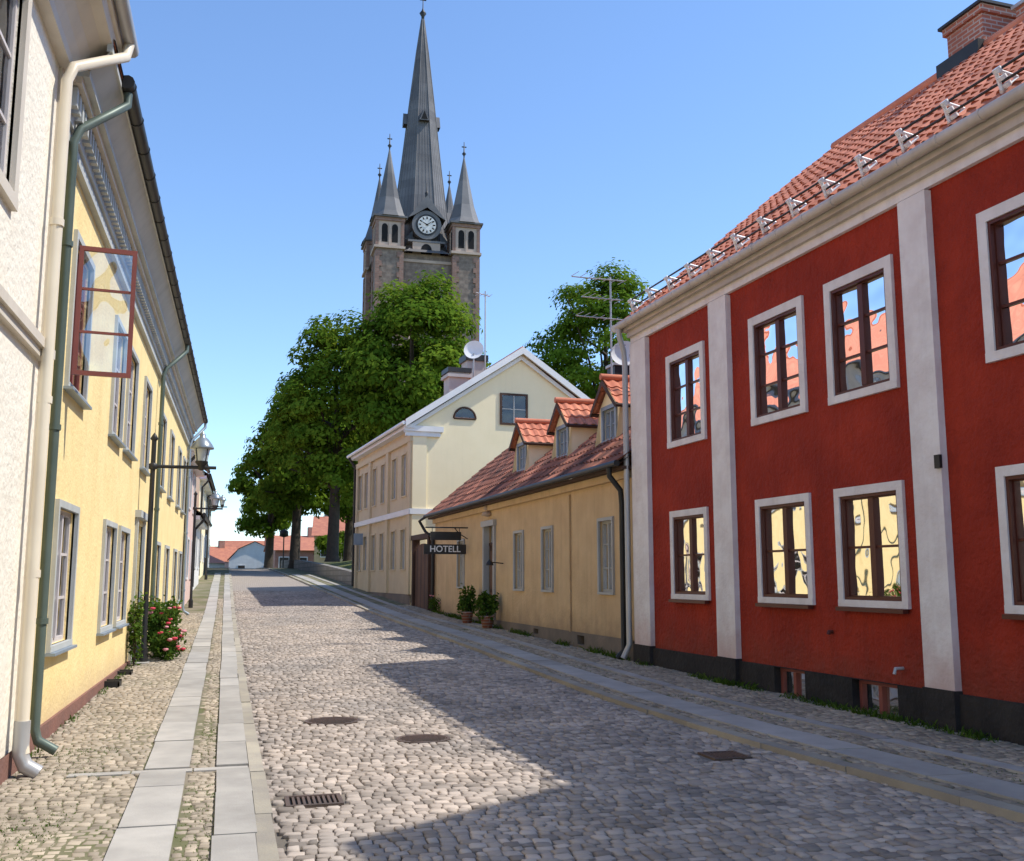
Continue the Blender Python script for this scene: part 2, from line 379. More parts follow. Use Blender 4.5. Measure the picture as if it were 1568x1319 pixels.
ys = list(range(-60, 240, 4)) + [260, 320, 400, 600, 900, 1500, 3000]
xs = [-1500, -300, -60, -8, -2.5, 8, 20, 60, 300, 1500]
vs = [(x, y, gz(y) - .05) for y in ys for x in xs]; n = len(xs)
fs = [(j * n + i, j * n + i + 1, (j + 1) * n + i + 1, (j + 1) * n + i) for j in range(len(ys) - 1) for i in range(n - 1)]
o = fastmesh('ground', vs, fs, [m_earth], None, [.5] * len(fs), None)

def strip(b, part, mat, fa, fb, y0, y1, dz, step=1.0):
    k = int((y1 - y0) / step); vs = []; fs = []
    for i in range(k + 1):
        y = y0 + (y1 - y0) * i / k
        vs += [(fa(y), y, gz(y) + dz), (fb(y), y, gz(y) + dz)]
        if i: fs.append((2 * i - 2, 2 * i - 1, 2 * i + 1, 2 * i))
    b.add(part, mat, vs, fs, rv=.5)
def setts(b, part, mat, fa, fb, y0, y1, dz, row, wmin, wmax, arc=0, holes=(), seed=1, h=.012, jig=.006, gap=.010):
    r = random.Random(seed); vs = []; fs = []; rv = []
    y = y0
    while y < y1:
        a, c = fa(y), fb(y); x = a + gap * .5 + r.uniform(-.03, .0)
        rr = row * r.uniform(.82, 1.18)
        while x < c - .03:
            w_ = r.uniform(wmin, wmax)
            if x + w_ > c: w_ = c - x
            if w_ > .035:
                cx = x + w_ / 2
                cy = y + rr / 2 + (arc * (math.sin((cx - a) * 2.1 + .5 * math.sin(y * .7)) + .3 * math.sin(cx * 5 + y)) if arc else 0) + r.uniform(-jig, jig)
                if cx - w_ / 2 >= a - .01 and not any(hh(cx, cy) for hh in holes):
                    z = gz(cy) + dz + .006 * math.sin(cx * 1.9 + .8 * math.sin(cy)) * math.sin(cy * 1.3); hw, hh_ = w_ / 2 - gap / 2, rr / 2 - gap / 2
                    t = r.uniform(-.12, .12); ins = min(.013, hw * .3); zt = h * r.uniform(.55, 1.4)
                    tx, ty = r.uniform(-.05, .05), r.uniform(-.05, .05)
                    k = len(vs)
                    for (s_, zz) in ((0, -.02), (0, zt * .45), (ins, zt)):
                        for (sx, sy) in ((-1, -1), (1, -1), (1, 1), (-1, 1)):
                            px, py = sx * (hw - s_), sy * (hh_ - s_)
                            px += r.uniform(-.007, .007); py += r.uniform(-.007, .007)
                            vs.append((cx + px - py * t, cy + py + px * t, z + zz + px * tx + py * ty))
                    v_ = min(1, max(0, r.gauss(.5, .27)))
                    for q in range(4):
                        fs.append((k + q, k + (q + 1) % 4, k + 4 + (q + 1) % 4, k + 4 + q)); rv.append(v_ * .8)
                        fs.append((k + 4 + q, k + 4 + (q + 1) % 4, k + 8 + (q + 1) % 4, k + 8 + q)); rv.append(v_)
                    fs.append((k + 8, k + 9, k + 10, k + 11)); rv.append(v_)
            x += w_
        y += rr
    fs = np.array(fs); o = fastmesh(part, np.array(vs), fs, [mat], None, rv, None); b.kids.append(o)
MH = [(1.02, 11.5, .3), (1.78, 10.1, .27)]
DR = [(.56, 7.64, .2, .17), (4.25, 8.55, .18, .18)]
hol = [(lambda x, y, m=m: math.hypot(x - m[0], y - m[1]) < m[2] + .03) for m in MH] + \
      [(lambda x, y, d=d: abs(x - d[0]) < d[2] + .03 and abs(y - d[1]) < d[3] + .03) for d in DR]
road = B('cobblestone_road')
strip(road, 'joints', m_joint, lambda y: xl(y) - .02, lambda y: xr(y) + .02, -25, 45, .0)
strip(road, 'far_paving', m_farroad, lambda y: xl(y) - .02, lambda y: xr(y) + .02, 45, 150, .01)
setts(road, 'setts', m_sett, xl, xr, 4.5, 45, .008, .094, .065, .13, arc=.09, holes=hol, seed=3, h=.014)
road.done()
sw = B('pavement')
HS = .07
strip(sw, 'bedding', m_jointg, lambda y: -2.6, lambda y: xl(y) - .06, -25, 110, HS - .012)
for (a, c, sd) in ((-.89, -.55, 5), (-.33, -.08, 6)):
    r = random.Random(sd); y = 2.0
    while y < 62:
        L = r.uniform(.8, 1.35)
        if not (8.62 < y < 8.8):
            j = r.uniform(-.008, .008); x0, x1 = xl(y) + a + j, xl(y) + c + j; y1 = y + L - .015
            if y < 8.68 < y1: y1 = 8.66
            zt = r.uniform(0, .008)
            p = [(x0, y, gz(y)), (x1, y + r.uniform(-.006, .006), gz(y)), (x1 - .0155 * L, y1, gz(y1)), (x0 - .0155 * L, y1, gz(y1))]
            vs = [(q[0], q[1], q[2] - .02) for q in p] + [(q[0], q[1], q[2] + HS + .006 + zt) for q in p]
            sw.add('granite_slabs', m_granite, vs, [(4, 5, 6, 7), (0, 1, 5, 4), (1, 2, 6, 5), (2, 3, 7, 6), (3, 0, 4, 7)], rv=r.random())
            y = y1 + .015
        if 8.6 < y < 8.8: y = 8.82
for k in range(3):
    x0 = -1.25 + k * .47
    sw.box('cross_slabs', m_granite, x0, x0 + .455, 8.68, 8.8, -.02, HS + .008)
def kerb(b, f0, f1, y0, y1, sd):
    r = random.Random(sd); y = y0
    while y < y1:
        L = r.uniform(.8, 1.5); e = y + L - .012; j = r.uniform(-.008, .008); zt = r.uniform(-.006, .006)
        p = [(f0(y) + j, y), (f1(y) + j, y), (f1(e) + j, e), (f0(e) + j, e)]
        vs = [(q[0], q[1], gz(q[1]) - .1) for q in p] + [(q[0], q[1], gz(q[1]) + HS + .006 + zt) for q in p]
        b.add('kerb_stones', m_kerb, vs, [(4, 5, 6, 7), (0, 1, 5, 4), (1, 2, 6, 5), (2, 3, 7, 6), (3, 0, 4, 7)], rv=r.random()); y = e + .012
kerb(sw, lambda y: xl(y) - .08, lambda y: xl(y) + .03, -2, 110, 4)
nocross = [lambda x, y: 8.64 < y < 8.84 and x > -1.25]
setts(sw, 'wall_cobbles', m_cob, lambda y: -1.78, lambda y: xl(y) - .9, 4.5, 33, HS - .014, .08, .055, .11, seed=8, jig=.016, holes=nocross, h=.011, arc=.03)
setts(sw, 'gap_cobbles', m_cob, lambda y: xl(y) - .55, lambda y: xl(y) - .335, 4.5, 40, HS - .014, .075, .055, .1, seed=9, jig=.01, holes=nocross, h=.010)
sw.done()
rw = B('pavement')
strip(rw, 'bedding', m_jointg, lambda y: xr(y) + .1, lambda y: 8.2, -25, 47.5, HS - .012)
strip(rw, 'bedding', m_jointg, lambda y: xr(y) + .1, lambda y: xr(y) + 1.8, 47.5, 120, HS - .012)
kerb(rw, lambda y: xr(y) - .03, lambda y: xr(y) + .12, -2, 110, 14)
for (a, c, sd) in ((.30, .72, 15), (1.12, 1.30, 16)):
    r = random.Random(sd); y = 2.0
    while y < 60:
        L = r.uniform(.8, 1.4); y1 = y + L - .015; zt = r.uniform(0, .008)
        p = [(xr(y) + a, y), (xr(y) + c, y), (xr(y1) + c, y1), (xr(y1) + a, y1)]
        vs = [(q[0], q[1], gz(q[1]) - .02) for q in p] + [(q[0], q[1], gz(q[1]) + HS + .006 + zt) for q in p]
        rw.add('granite_slabs', m_granite, vs, [(4, 5, 6, 7), (0, 1, 5, 4), (1, 2, 6, 5), (2, 3, 7, 6), (3, 0, 4, 7)], rv=r.random()); y = y1 + .015
setts(rw, 'cobbles_a', m_cob, lambda y: xr(y) + .12, lambda y: xr(y) + .295, 4.5, 36, HS - .012, .085, .06, .1, seed=18)
setts(rw, 'cobbles_b', m_cob, lambda y: xr(y) + .725, lambda y: xr(y) + 1.115, 4.5, 36, HS - .012, .085, .06, .11, seed=19)
setts(rw, 'cobbles_c', m_cob, lambda y: xr(y) + 1.305, lambda y: 7.3 - .04 * y + .05, 4.5, 36, HS - .012, .085, .06, .12, seed=20, jig=.012)
rw.done()
for (x, y, r_) in MH:
    b = B('manhole_cover', (x, y, gz(y)))
    b.lathe('cover', m_iron, (0, 0, 0), [(0.001, .018), (r_ - .04, .018), (r_ - .035, .012), (r_ - .03, .02), (r_, .02), (r_, -.02)], 28, False)
    for k in range(-4, 5):
        hw = math.sqrt(max(0, (r_ - .05) ** 2 - (k * .055) ** 2))
        if hw > .03: b.box('ribs', m_iron, -hw, hw, k * .055 - .008, k * .055 + .008, .018, .025)
    b.done()
for (x, y, hx, hy) in DR:
    b = B('storm_drain', (x, y, gz(y)))
    for q in ((-hx, -hx + .03, -hy, hy), (hx - .03, hx, -hy, hy), (-hx + .03, hx - .03, -hy, -hy + .03), (-hx + .03, hx - .03, hy - .03, hy)):
        b.box('frame', m_iron, *q, -.03, .02)
    k = -hx + .05
    while k < hx - .04: b.box('bars', m_iron, k, k + .018, -hy + .03, hy - .03, -.02, .016); k += .036
    b.box('pit', m_void, -hx + .03, hx - .03, -hy + .03, hy - .03, -.05, .002)
    b.done()

# ------------------------------------------------------------ RED HOUSE
th = .048
dR, oR = (-th, 1), (-1, -th)
b = B('red_house', (7.467, 0, 0), dR, oR)
cols = [(14.08, 15.12), (11.42, 12.50), (9.66, 10.70), (7.05, 8.10)]
ops = []
for (a, c) in cols: ops += [(a, c, 1.34, 2.56), (a, c, 3.79, 5.11)]
bw = [(11.55, 12.25, .02, .436), (9.8, 10.6, .02, .436)]
shell(b, 6.5, 16.5, 9.0, 6.0, 10.1, m_red, m_tile, ops, ov=.25, zb=.44, z_e2=6.1, ovx=.12)
b.wall('plinth', m_black, 6.5, 16.56, -.4, .44, bw, y=.05, depth=.22)
b.face('plinth', m_black, [(6.5, .05, .44), (16.56, .05, .44), (16.56, -.01, .44), (6.5, -.01, .44)])
b.face('plinth', m_black, [(16.56, .05, -.4), (16.56, -9, -.4), (16.56, -9, .44), (16.56, .05, .44)])
for (a, c, z0, z1) in bw:
    b.window(a, c, z0, z1, 2, 1, cas=0, sash=m_redsash, y=.05, rec=.1, curt=0, mull=.06, inner=False, glass=m_glass2)
    b.box('rooms', m_chim, a - .05, c + .05, -.9, -.2, z0 - .05, z1 + .03)
for i, (a, c) in enumerate(cols):
    b.window(a, c, 1.34, 2.56, 2, 2, cas=.10, casm=m_white, rec=.03, mull=.09, curt=2 if i == 0 else 1)
    b.window(a, c, 3.79, 5.11, 2, 3, cas=.12, casm=m_white, rec=.03, mull=.09, curt=1)
    for (z0, z1) in ((1.34, 2.56), (3.79, 5.11)):
        f = .035
        b.box('inner_casings', m_brown, a, a + f, -.045, .02, z0, z1); b.box('inner_casings', m_brown, c - f, c, -.045, .02, z0, z1)
        b.box('inner_casings', m_brown, a + f, c - f, -.045, .02, z0, z0 + f); b.box('inner_casings', m_brown, a + f, c - f, -.045, .02, z1 - f, z1)
    b.box('window_sills', m_brown, a - .08, c + .08, .03, .1, 1.34 - .13, 1.34 - .085)
for (a, c) in ((15.93, 16.56), (13.15, 13.68), (8.88, 9.32), (6.5, 6.75)):
    b.box('pilasters', m_white, a, c, -.05, .085, .47, 5.74)
    b.box('plinth_blocks', m_black, a - .01, c + .01, 0, .11, -.4, .47)
b.box('pilasters', m_white, 16.5, 16.56, -.6, -.05, .47, 5.74)
b.box('cornice', m_white, 6.5, 16.58, -.05, .06, 5.76, 5.87)
b.box('cornice', m_gutter, 6.5, 16.6, -.05, .12, 5.87, 5.97)
b.box('cornice', m_gutter, 6.4, 16.64, -.05, .19, 5.97, 6.06)
b.tube('gutter', m_gutter, [(6.4, .26, 6.08), (16.68, .26, 6.08)], .065, 12)
for k in range(18): b.tube('gutter_joints', m_gutter, [(6.6 + k * .6, .26, 6.08), (6.63 + k * .6, .26, 6.08)], .072, 12)
b.box('verge', m_gutter, 16.62, 16.66, -.1, .22, 5.98, 6.08)
L = math.hypot(4.75, 4.0); uy, uz = -4.75 / L, 4.0 / L
def rp(s_, h): return (.25 + uy * s_ + uz * h * 1.0, 6.1 + uz * s_ - uy * h)
for k in range(14):
    x = 7.0 + k * .72
    for (sa, ha, sb, hb) in ((.24, .05, .52, .05), (.26, .06, .34, .26), (.52, .06, .36, .24)):
        ya, za = rp(sa, ha); yb, zb_ = rp(sb, hb)
        b.tube('snow_guard_brackets', m_gal, [(x, ya, za), (x, yb, zb_)], .022, 6)
    for (h0, h1) in ((.06, .10), (.14, .18), (.22, .27)):
        ya, za = rp(.30, h0); yb, zb_ = rp(.30, h1)
        b.tube('snow_guard_brackets', m_gal, [(x - .05, ya, za), (x - .05, yb, zb_)], .045, 8)
for h in (.12, .24):
    ya, za = rp(.34, h); b.tube('snow_guard_rails', m_darkmetal, [(6.5, ya, za), (16.4, ya, za)], .015, 6)
b.box('chimney', m_brick, 12.6, 13.4, -5.3, -4.5, 9.2, 10.75)
b.box('chimney', m_brick, 12.55, 13.45, -5.35, -4.45, 10.75, 10.88)
b.box('chimney_cap', m_darkmetal, 12.5, 13.5, -5.4, -4.4, 10.88, 10.93)
b.box('chimney', m_brick, 11.4, 12.3, -5.6, -4.9, 9.2, 10.7)
b.box('chimney_cap', m_greypipe, 11.35, 12.35, -5.65, -4.85, 10.7, 10.76)
b.box('chimney_flashing', m_darkmetal, 12.52, 13.48, -4.62, -4.30, 9.98, 10.22)
b.tube('aerial_mast', m_greypipe, [(10.1, -4.6, 10), (10.1, -4.6, 11.7)], .018, 6)
b.tube('aerial_boom', m_greypipe, [(10.5, -4.6, 11.6), (9.7, -4.6, 11.6)], .012, 6)
for k in range(6): b.tube('aerial_elements', m_greypipe, [(9.75 + k * .14, -4.3, 11.6), (9.75 + k * .14, -4.9, 11.6)], .006, 5)
b.box('vent', m_darkmetal, 8.86, 8.94, .085, .12, 2.72, 2.86)
b.tube('tap', m_greypipe, [(9.75, .0, .62), (9.75, .1, .62), (9.75, .12, .56)], .02, 6)
b.tube('tap', m_brown, [(11.0, .0, .95), (11.0, .05, .95), (11.0, .06, .92)], .025, 6)
b.tube('drainpipe', m_greypipe, [(16.62, .26, 6.05), (16.62, .26, 5.9), (16.66, .16, 5.65), (16.66, .14, 5.4), (16.66, .14, .45), (16.66, .26, .22)], .05, 10)
b.done()

# ------------------------------------------------------------ OCHRE HOUSE
th = .031; dO, oO = (-th, 1), (-1, -th)
b = B('ochre_house', (7.17, 0, 0), dO, oO)
wx = [(17.62, 18.28), (21.06, 21.72), (23.2, 23.88), (29.0, 29.75)]
ops = [(a, c, 1.33, 2.66) for a, c in wx] + [(25.7, 26.65, .5, 2.95)]
shell(b, 16.7, 33.0, 6.3, 3.55, 6.45, m_ochre, m_tiledark, ops, ov=.28, z_e2=3.62, zb=.5)
b.wall('plinth', m_ochrep, 16.7, 33.03, -.3, .52, [(25.7, 26.65, .3, .6), (19.1, 19.5, .28, .46), (22.0, 22.35, .34, .46)], y=.03)
b.box('cellar_voids', m_void, 19.05, 19.55, -.4, -.13, .2, .5); b.box('cellar_voids', m_void, 21.95, 22.4, -.4, -.13, .3, .5)
for (a, c) in wx:
    b.window(a, c, 1.33, 2.66, 2, 3, cas=.06, casm=m_greysash, sash=m_greysash, rec=.05, curt=1, mull=.05)
b.box('eave_board', m_wood, 16.6, 33.1, -.02, .24, 3.5, 3.56)
b.box('eave_moulding', m_ochre, 16.7, 33.0, -.02, .1, 3.36, 3.498)
b.tube('gutter', m_darkmetal, [(16.6, .33, 3.6), (33.15, .33, 3.6)], .06, 10)
b.tube('drainpipe', m_darkmetal, [(16.95, .33, 3.55), (16.95, .33, 3.4), (16.95, .12, 3.15), (16.95, .1, 2.9), (16.95, .1, .35), (16.95, .22, .2)], .05, 10)
b.tube('drainpipe', m_darkmetal, [(32.85, .33, 3.6), (33.2, .5, 3.45), (33.15, .3, 3.1), (32.9, .1, 2.9), (32.9, .1, .55)], .05, 10)
b.tube('wall_pipe', m_ochre, [(19.9, .03, 3.3), (19.9, .03, .5)], .02, 6)
b.box('door_frame', m_greysash, 25.6, 25.72, -.1, .06, .52, 3.05); b.box('door_frame', m_greysash, 26.63, 26.75, -.1, .06, .52, 3.05)
b.box('door_frame', m_greysash, 25.55, 26.8, -.1, .10, 2.95, 3.1)
b.box('door', m_wood, 25.72, 26.63, -.16, -.12, .5, 2.45); b.box('door', m_wood, 25.72, 26.63, -.16, -.09, 2.45, 2.52)
for k in range(2):
    for (z0, z1) in ((.65, 1.2), (1.3, 2.3)): b.box('door_panels', m_brownh, 25.8 + k * .4, 26.15 + k * .4, -.12, -.10, z0, z1)
b.face('fanlight', m_glass, [(25.72, -.13, 2.52), (26.63, -.13, 2.52), (26.63, -.13, 2.95), (25.72, -.13, 2.95)])
b.box('steps', m_granite, 25.4, 26.95, .03, .42, .1, .38); b.box('steps', m_granite, 25.25, 27.1, .42, .75, .1, .26)
for k in range(2): b.lathe('door_lintel_ornament', m_cplast, (26.2, .08, 3.2 + k * .16), [(.001, 0), (.16 - k * .06, .04), (.12 - k * .04, .12), (.02, .16)], 10)
def dormer(cx, w=1.12, zb=4.15, zt=5.08, zr=5.62, yf=-.6):
    a, c = cx - w / 2, cx + w / 2
    slope = (6.45 - 3.62) / (3.15 + .28)
    yb = lambda z: .28 - (z - 3.62) / slope
    b.wall('dormers', m_cream, a, c, zb, zt, [(cx - .32, cx + .32, zb + .24, zt - .06)], y=yf)
    b.face('dormers', m_cream, [(a, yf, zt), (c, yf, zt), (cx, yf, zr - .06)])
    for x in (a, c): b.face('dormers', m_cream, [(x, yf, zb), (x, yf, zt), (x, yb(zt), zt), (x, yb(zb) - .1, zb)])
    b.window(cx - .32, cx + .32, zb + .24, zt - .06, 2, 2, cas=.08, casm=m_sill, sash=m_sill, y=yf, rec=.03, curt=0, mull=.05)
    for sgn in (-1, 1):
        e = sgn * (w / 2 + .13)
        L_ = (yf + .16) - (yb(zr) - .2)
        seg = 6; NX = 9 * seg + 1; vs = []; fs = []; rv = []
        rows = 3
        for r_ in range(rows):
            for q in (0, 1):
                t = (r_ + q) / rows; off = .04 if q == 0 else .015
                for i in range(NX):
                    yy = (yf + .16) - L_ * i / (NX - 1)
                    h = off + .018 * math.cos(2 * math.pi * i / seg)
                    vs.append((cx + e * (1 - t) + sgn * h * .5, yy, zt - .08 + (zr - zt + .08) * t + h * .8))
        for r_ in range(2 * rows - 1):
            for i in range(NX - 1):
                fs.append((r_ * NX + i, r_ * NX + i + 1, (r_ + 1) * NX + i + 1, (r_ + 1) * NX + i)); rv.append(R.random() if r_ % 2 == 0 else .2)
        b.add('dormer_roofs', m_tile, vs, fs, rv=rv)
        b.add('dormer_barge_boards', m_wood, [(cx + e, yf + .17, zt - .16), (cx + e, yf + .17, zt - .04), (cx, yf + .17, zr + .02), (cx, yf + .17, zr - .12)], [(0, 1, 2, 3)])
        b.tube('dormer_fascia', m_wood, [(cx + e, yf + .17, zt - .09), (cx + e, yb(zt), zt - .09)], .04, 6)
    b.tube('dormer_roofs', m_tile, [(cx, yf + .2, zr + .06), (cx, yb(zr) - .2, zr + .06)], .07, 8)
for c in (19.15, 22.0, 25.2): dormer(c)
b.box('chimney', m_darkmetal, 20.9, 21.35, -1.9, -1.45, 5.0, 6.35); b.box('chimney', m_greypipe, 20.87, 21.38, -1.93, -1.42, 6.35, 6.41)
b.tube('aerial_mast', m_greypipe, [(20.6, -1.25, 5.2), (20.6, -1.25, 8.3)], .02, 6)
for (z, L_) in ((8.2, .85), (7.75, .6), (7.3, .75)):
    b.tube('aerial_booms', m_greypipe, [(20.5, -1.25 - L_ / 3, z), (20.8, -1.25 + L_, z + .1)], .014, 6)
    for k in range(7):
        t = k / 6; yy = -1.25 - L_ / 3 + t * L_ * 1.33
        b.tube('aerial_elements', m_greypipe, [(20.35, yy, z - .02 + t * .1), (20.85, yy, z + .02 + t * .1)], .007, 5)
b.tube('dish_mast', m_greypipe, [(18.75, -.9, 4.6), (18.75, -.9, 6.1)], .025, 6)
ctr = b.w(18.75, -.78, 6.12); ax = V((-.35, -.9, .25)).normalized(); uu = ax.orthogonal().normalized(); vv = ax.cross(uu)
dv = []; df = []
for i, (rr, dd) in enumerate(((.001, -.07), (.1, -.06), (.2, -.035), (.28, 0))):
    for k in range(20):
        t = k * math.pi / 10; dv.append(ctr + (uu * math.cos(t) + vv * math.sin(t)) * rr + ax * dd)
for i in range(3):
    for k in range(20): df.append((i * 20 + k, i * 20 + (k + 1) % 20, (i + 1) * 20 + (k + 1) % 20, (i + 1) * 20 + k))
b.add('satellite_dish', m_whitep, dv, df, sm=True, local=False)
b.tube('dish_arm', m_greypipe, [ctr - vv * .26, ctr + ax * .3 - vv * .05], .01, 5, local=False)
b.add('dish_lnb', m_redsash, [ctr + ax * .3 + uu * q + vv * w_ for q, w_ in ((-.03, -.08), (.03, -.08), (.03, 0), (-.03, 0))], [(0, 1, 2, 3)], local=False)
b.done()
# hotel sign
sg = B('hotel_sign', (7.17 - .031 * 28.6, 28.6, 0), dO, oO)
sg.tube('bracket', m_darkmetal, [(0, 0, 3.02), (0, 1.25, 3.02)], .02, 6)
sg.tube('bracket', m_darkmetal, [(0, 0, 2.7), (0, .25, 2.85), (0, .4, 3.02)], .015, 6)
sg.box('upper_board', m_darkmetal, -.02, .02, .2, 1.1, 2.66, 2.9)
sg.box('lower_board', m_darkmetal, -.02, .02, .05, 1.29, 2.26, 2.54)
for y_ in (.25, 1.05): sg.tube('chains', m_darkmetal, [(0, y_, 3.02), (0, y_, 2.54)], .01, 5)
cu = bpy.data.curves.new('lettering', 'FONT'); cu.body = 'HOTELL'; cu.size = .25; cu.align_x = 'CENTER'; cu.align_y = 'CENTER'; cu.extrude = .003; cu.offset = .004
cu.materials.append(m_whitep)
to = bpy.data.objects.new('lettering', cu); scene.collection.objects.link(to)
to.location = (-.67, -.02 - .67 * .031 - .008, 2.40); to.rotation_euler = (math.pi / 2, 0, math.atan(.031)); sg.kids.append(to)
sg.done()
sc_ = B('wall_lamp', (7.17 - .031 * 24.9, 24.9, 0), dO, oO)
sc_.tube('arm', m_darkmetal, [(0, 0, 1.95), (0, .3, 1.98)], .015, 6); sc_.lathe('shade', m_darkmetal, (0, .36, 1.9), [(.1, 0), (.09, .06), (.02, .14), (.001, .15)], 10); sc_.done()

# ------------------------------------------------------------ GATE
b = B('wooden_gate', (6.05, 33.1, .35), (-.05, 1), (-1, -.05))
b.box('posts', m_wood, .05, .25, -.15, .1, 0, 2.55); b.box('posts', m_wood, 2.45, 2.65, -.15, .1, 0, 2.55)
b.box('lintel', m_wood, .0, 2.75, -.17, .12, 2.55, 2.72)
for k in range(11):
    x = .28 + k * .2; t = (k - 5) / 5.5
    b.box('planks', m_brownh if k % 3 else m_wood, x, x + .185, -.05, 0, .08, 2.1 + .3 * math.sqrt(max(0, 1 - t * t)))
b.done()

# ------------------------------------------------------------ CREAM HOUSE
th = .079; dC, oC = (-th, 1), (-1, -th)
b = B('cream_house', (8.67, 0, 0), dC, oC)
xa, xb = 36.0, 46.6; W = 8.3
wx = [36.9, 38.55, 40.6, 42.3, 44.0, 45.4]
ops = []
for c in wx: ops += [(c, c + .75, 1.9, 3.35), (c, c + .75, 4.6, 6.15)]
shell(b, xa, xb, W, 7.0, 10.15, m_cream_shade, m_tile, ops, ov=.35, z_e2=7.15, zb=0, ovx=.26, uw=m_cream)
b.wall('plinth', m_ochrep, xa, xb, .0, 1.0, [], y=.04)
for c in wx:
    b.window(c, c + .75, 1.9, 3.35, 2, 3, cas=.06, casm=m_cream_shade, sash=m_greysash, rec=.06, curt=1, mull=.05)
    b.window(c, c + .75, 4.6, 6.15, 2, 3, cas=.06, casm=m_cream_shade, sash=m_greysash, rec=.06, curt=1, mull=.05)
for x in (xa, 39.7, 43.2, xb - .45): b.box('pilasters', m_cream_shade, x, x + .45, -.02, .1, 1.0, 6.5)
b.box('string_course', m_whitep, xa - .08, xb, -.02, .14, 3.85, 4.05)
b.box('frieze', m_cream_shade, xa - .05, xb, -.02, .12, 6.5, 6.72); b.box('cornice', m_whitep, xa - .2, xb + .2, -.02, .3, 6.95, 7.1)
b.tube('gutter', m_whitep, [(xa - .3, .42, 7.12), (xb + .3, .42, 7.12)], .07, 8)
b.tube('drainpipe', m_darkmetal, [(xb - .1, .42, 7.0), (xb - .1, .14, 6.6), (xb - .1, .14, 1.2)], .06, 8)
b.box('house_number_board', m_sill, xb - 2.1, xb - 2.05, .1, .5, 3.0, 3.5)
o0 = b.w(xa, 0, 0); b.frame(o0, oC, (-dC[0], -dC[1]))
zr = 10.15
b.box('quoin', m_cream, -.5, .02, -.02, .06, 1, 6.68)
b.box('string_course', m_whitep, -8.3, .1, -.02, .1, 3.85, 4.05)
for sgn, e in ((1, .35), (-1, -8.65)):
    m_ = -W / 2
    def zz(x): return 7.15 + (zr - 7.15) * (1 - abs(x - m_) / (W / 2 + .35))
    for (d0, d1, y0_, y1_, mt) in ((.10, -.16, .262, .32, m_whitep), (-.2, -.36, .05, .12, m_whitep)):
        vs = []
        for x in (e, m_):
            for yy in (y0_, y1_):
                for d in (d0, d1): vs.append((x, yy, zz(x) + d))
        b.add('verge_boards', mt, vs, [(0, 1, 3, 2), (4, 5, 7, 6), (0, 1, 5, 4), (2, 3, 7, 6), (0, 2, 6, 4), (1, 3, 7, 5)])
    b.add('verge_soffit', m_whitep, [(e, 0, zz(e) - .07), (e, .26, zz(e) - .07), (m_, .26, zr - .07), (m_, 0, zr - .07)], [(0, 1, 2, 3)])
b.box('cornice_return', m_whitep, -1.1, .35, -.02, .16, 6.85, 7.05); b.box('cornice_return', m_whitep, -1.0, .3, -.02, .1, 6.68, 6.85)
def appliedwin(x0, x1, z0, z1, nx, nz, y=.0):
    b.box('window_casings', m_wood, x0 - .08, x1 + .08, y, y + .05, z1, z1 + .08); b.box('window_casings', m_wood, x0 - .08, x1 + .08, y, y + .05, z0 - .08, z0)
    b.box('window_casings', m_wood, x0 - .08, x0, y, y + .05, z0, z1); b.box('window_casings', m_wood, x1, x1 + .08, y, y + .05, z0, z1)
    b.box('window_back', m_int, x0, x1, y + .002, y + .01, z0, z1)
    b.face('window_panes', m_glass, [(x0, y + .025, z0), (x1, y + .025, z0), (x1, y + .025, z1), (x0, y + .025, z1)])
    for i in range(1, nx): b.box('window_bars', m_greysash, x0 + (x1 - x0) * i / nx - .02, x0 + (x1 - x0) * i / nx + .02, y + .012, y + .04, z0, z1)
    for i in range(1, nz): b.box('window_bars', m_greysash, x0, x1, y + .014, y + .038, z0 + (z1 - z0) * i / nz - .012, z0 + (z1 - z0) * i / nz + .012)
appliedwin(-4.35, -3.4, 7.35, 8.4, 2, 2)
cx, cz, rr = -1.95, 7.42, .42
arc = [(cx + rr * math.cos(a), cz + rr * math.sin(a)) for a in np.linspace(0, math.pi, 15)]
b.face('window_back', m_int, [(x, .006, z) for x, z in arc])
b.face('window_panes', m_glass, [(x, .02, z) for x, z in arc])
b.tube('window_casings', m_wood, [(x, .02, z) for x, z in arc], .04, 6); b.tube('window_casings', m_wood, [(cx - rr, .02, cz), (cx + rr, .02, cz)], .04, 6)
b.tube('drainpipe', m_cream, [(-4.15, .06, 6.3), (-4.15, .06, 4.1)], .06, 8)
b.frame((0, 0, 0), dC, oC)
b.box('chimney', m_chim, 37.6, 38.4, -2.6, -1.8, 7.8, 9.5); b.box('chimney', m_chim, 37.5, 38.5, -2.7, -1.7, 9.3, 9.42)
b.box('chimney_cap', m_darkmetal, 37.52, 38.48, -2.68, -1.72, 9.5, 9.68)
b.box('chimney', m_chim, 38.9, 39.7, -3.7, -2.9, 8.8, 10.3); b.box('chimney_cap', m_darkmetal, 38.82, 39.78, -3.78, -2.82, 10.3, 10.55)
ctr = b.w(38.0, -2.9, 10.55)
b.tube('dish_mast', m_greypipe, [(38.0, -2.9, 8.7), (38.0, -2.9, 10.4)], .03, 6)
dv = []
for i, (rr, dd) in enumerate(((.001, -.1), (.15, -.08), (.28, -.04), (.4, 0))):
    for k in range(20):
        t = k * math.pi / 10; dv.append(ctr + (uu * math.cos(t) + vv * math.sin(t)) * rr + ax * dd)
b.add('satellite_dish', m_whitep, dv, df, sm=True, local=False)
b.tube('aerial_mast', m_greypipe, [(38.7, -3.6, 9.6), (38.7, -3.6, 13.2)], .03, 6)
b.tube('aerial_boom', m_greypipe, [(38.7, -3.8, 13.0), (38.7, -3.2, 13.1)], .02, 6)
for k in range(4): b.tube('aerial_elements', m_greypipe, [(38.4, -3.8 + k * .18, 13.0), (39.0, -3.8 + k * .18, 13.05)], .01, 5)
b.done()

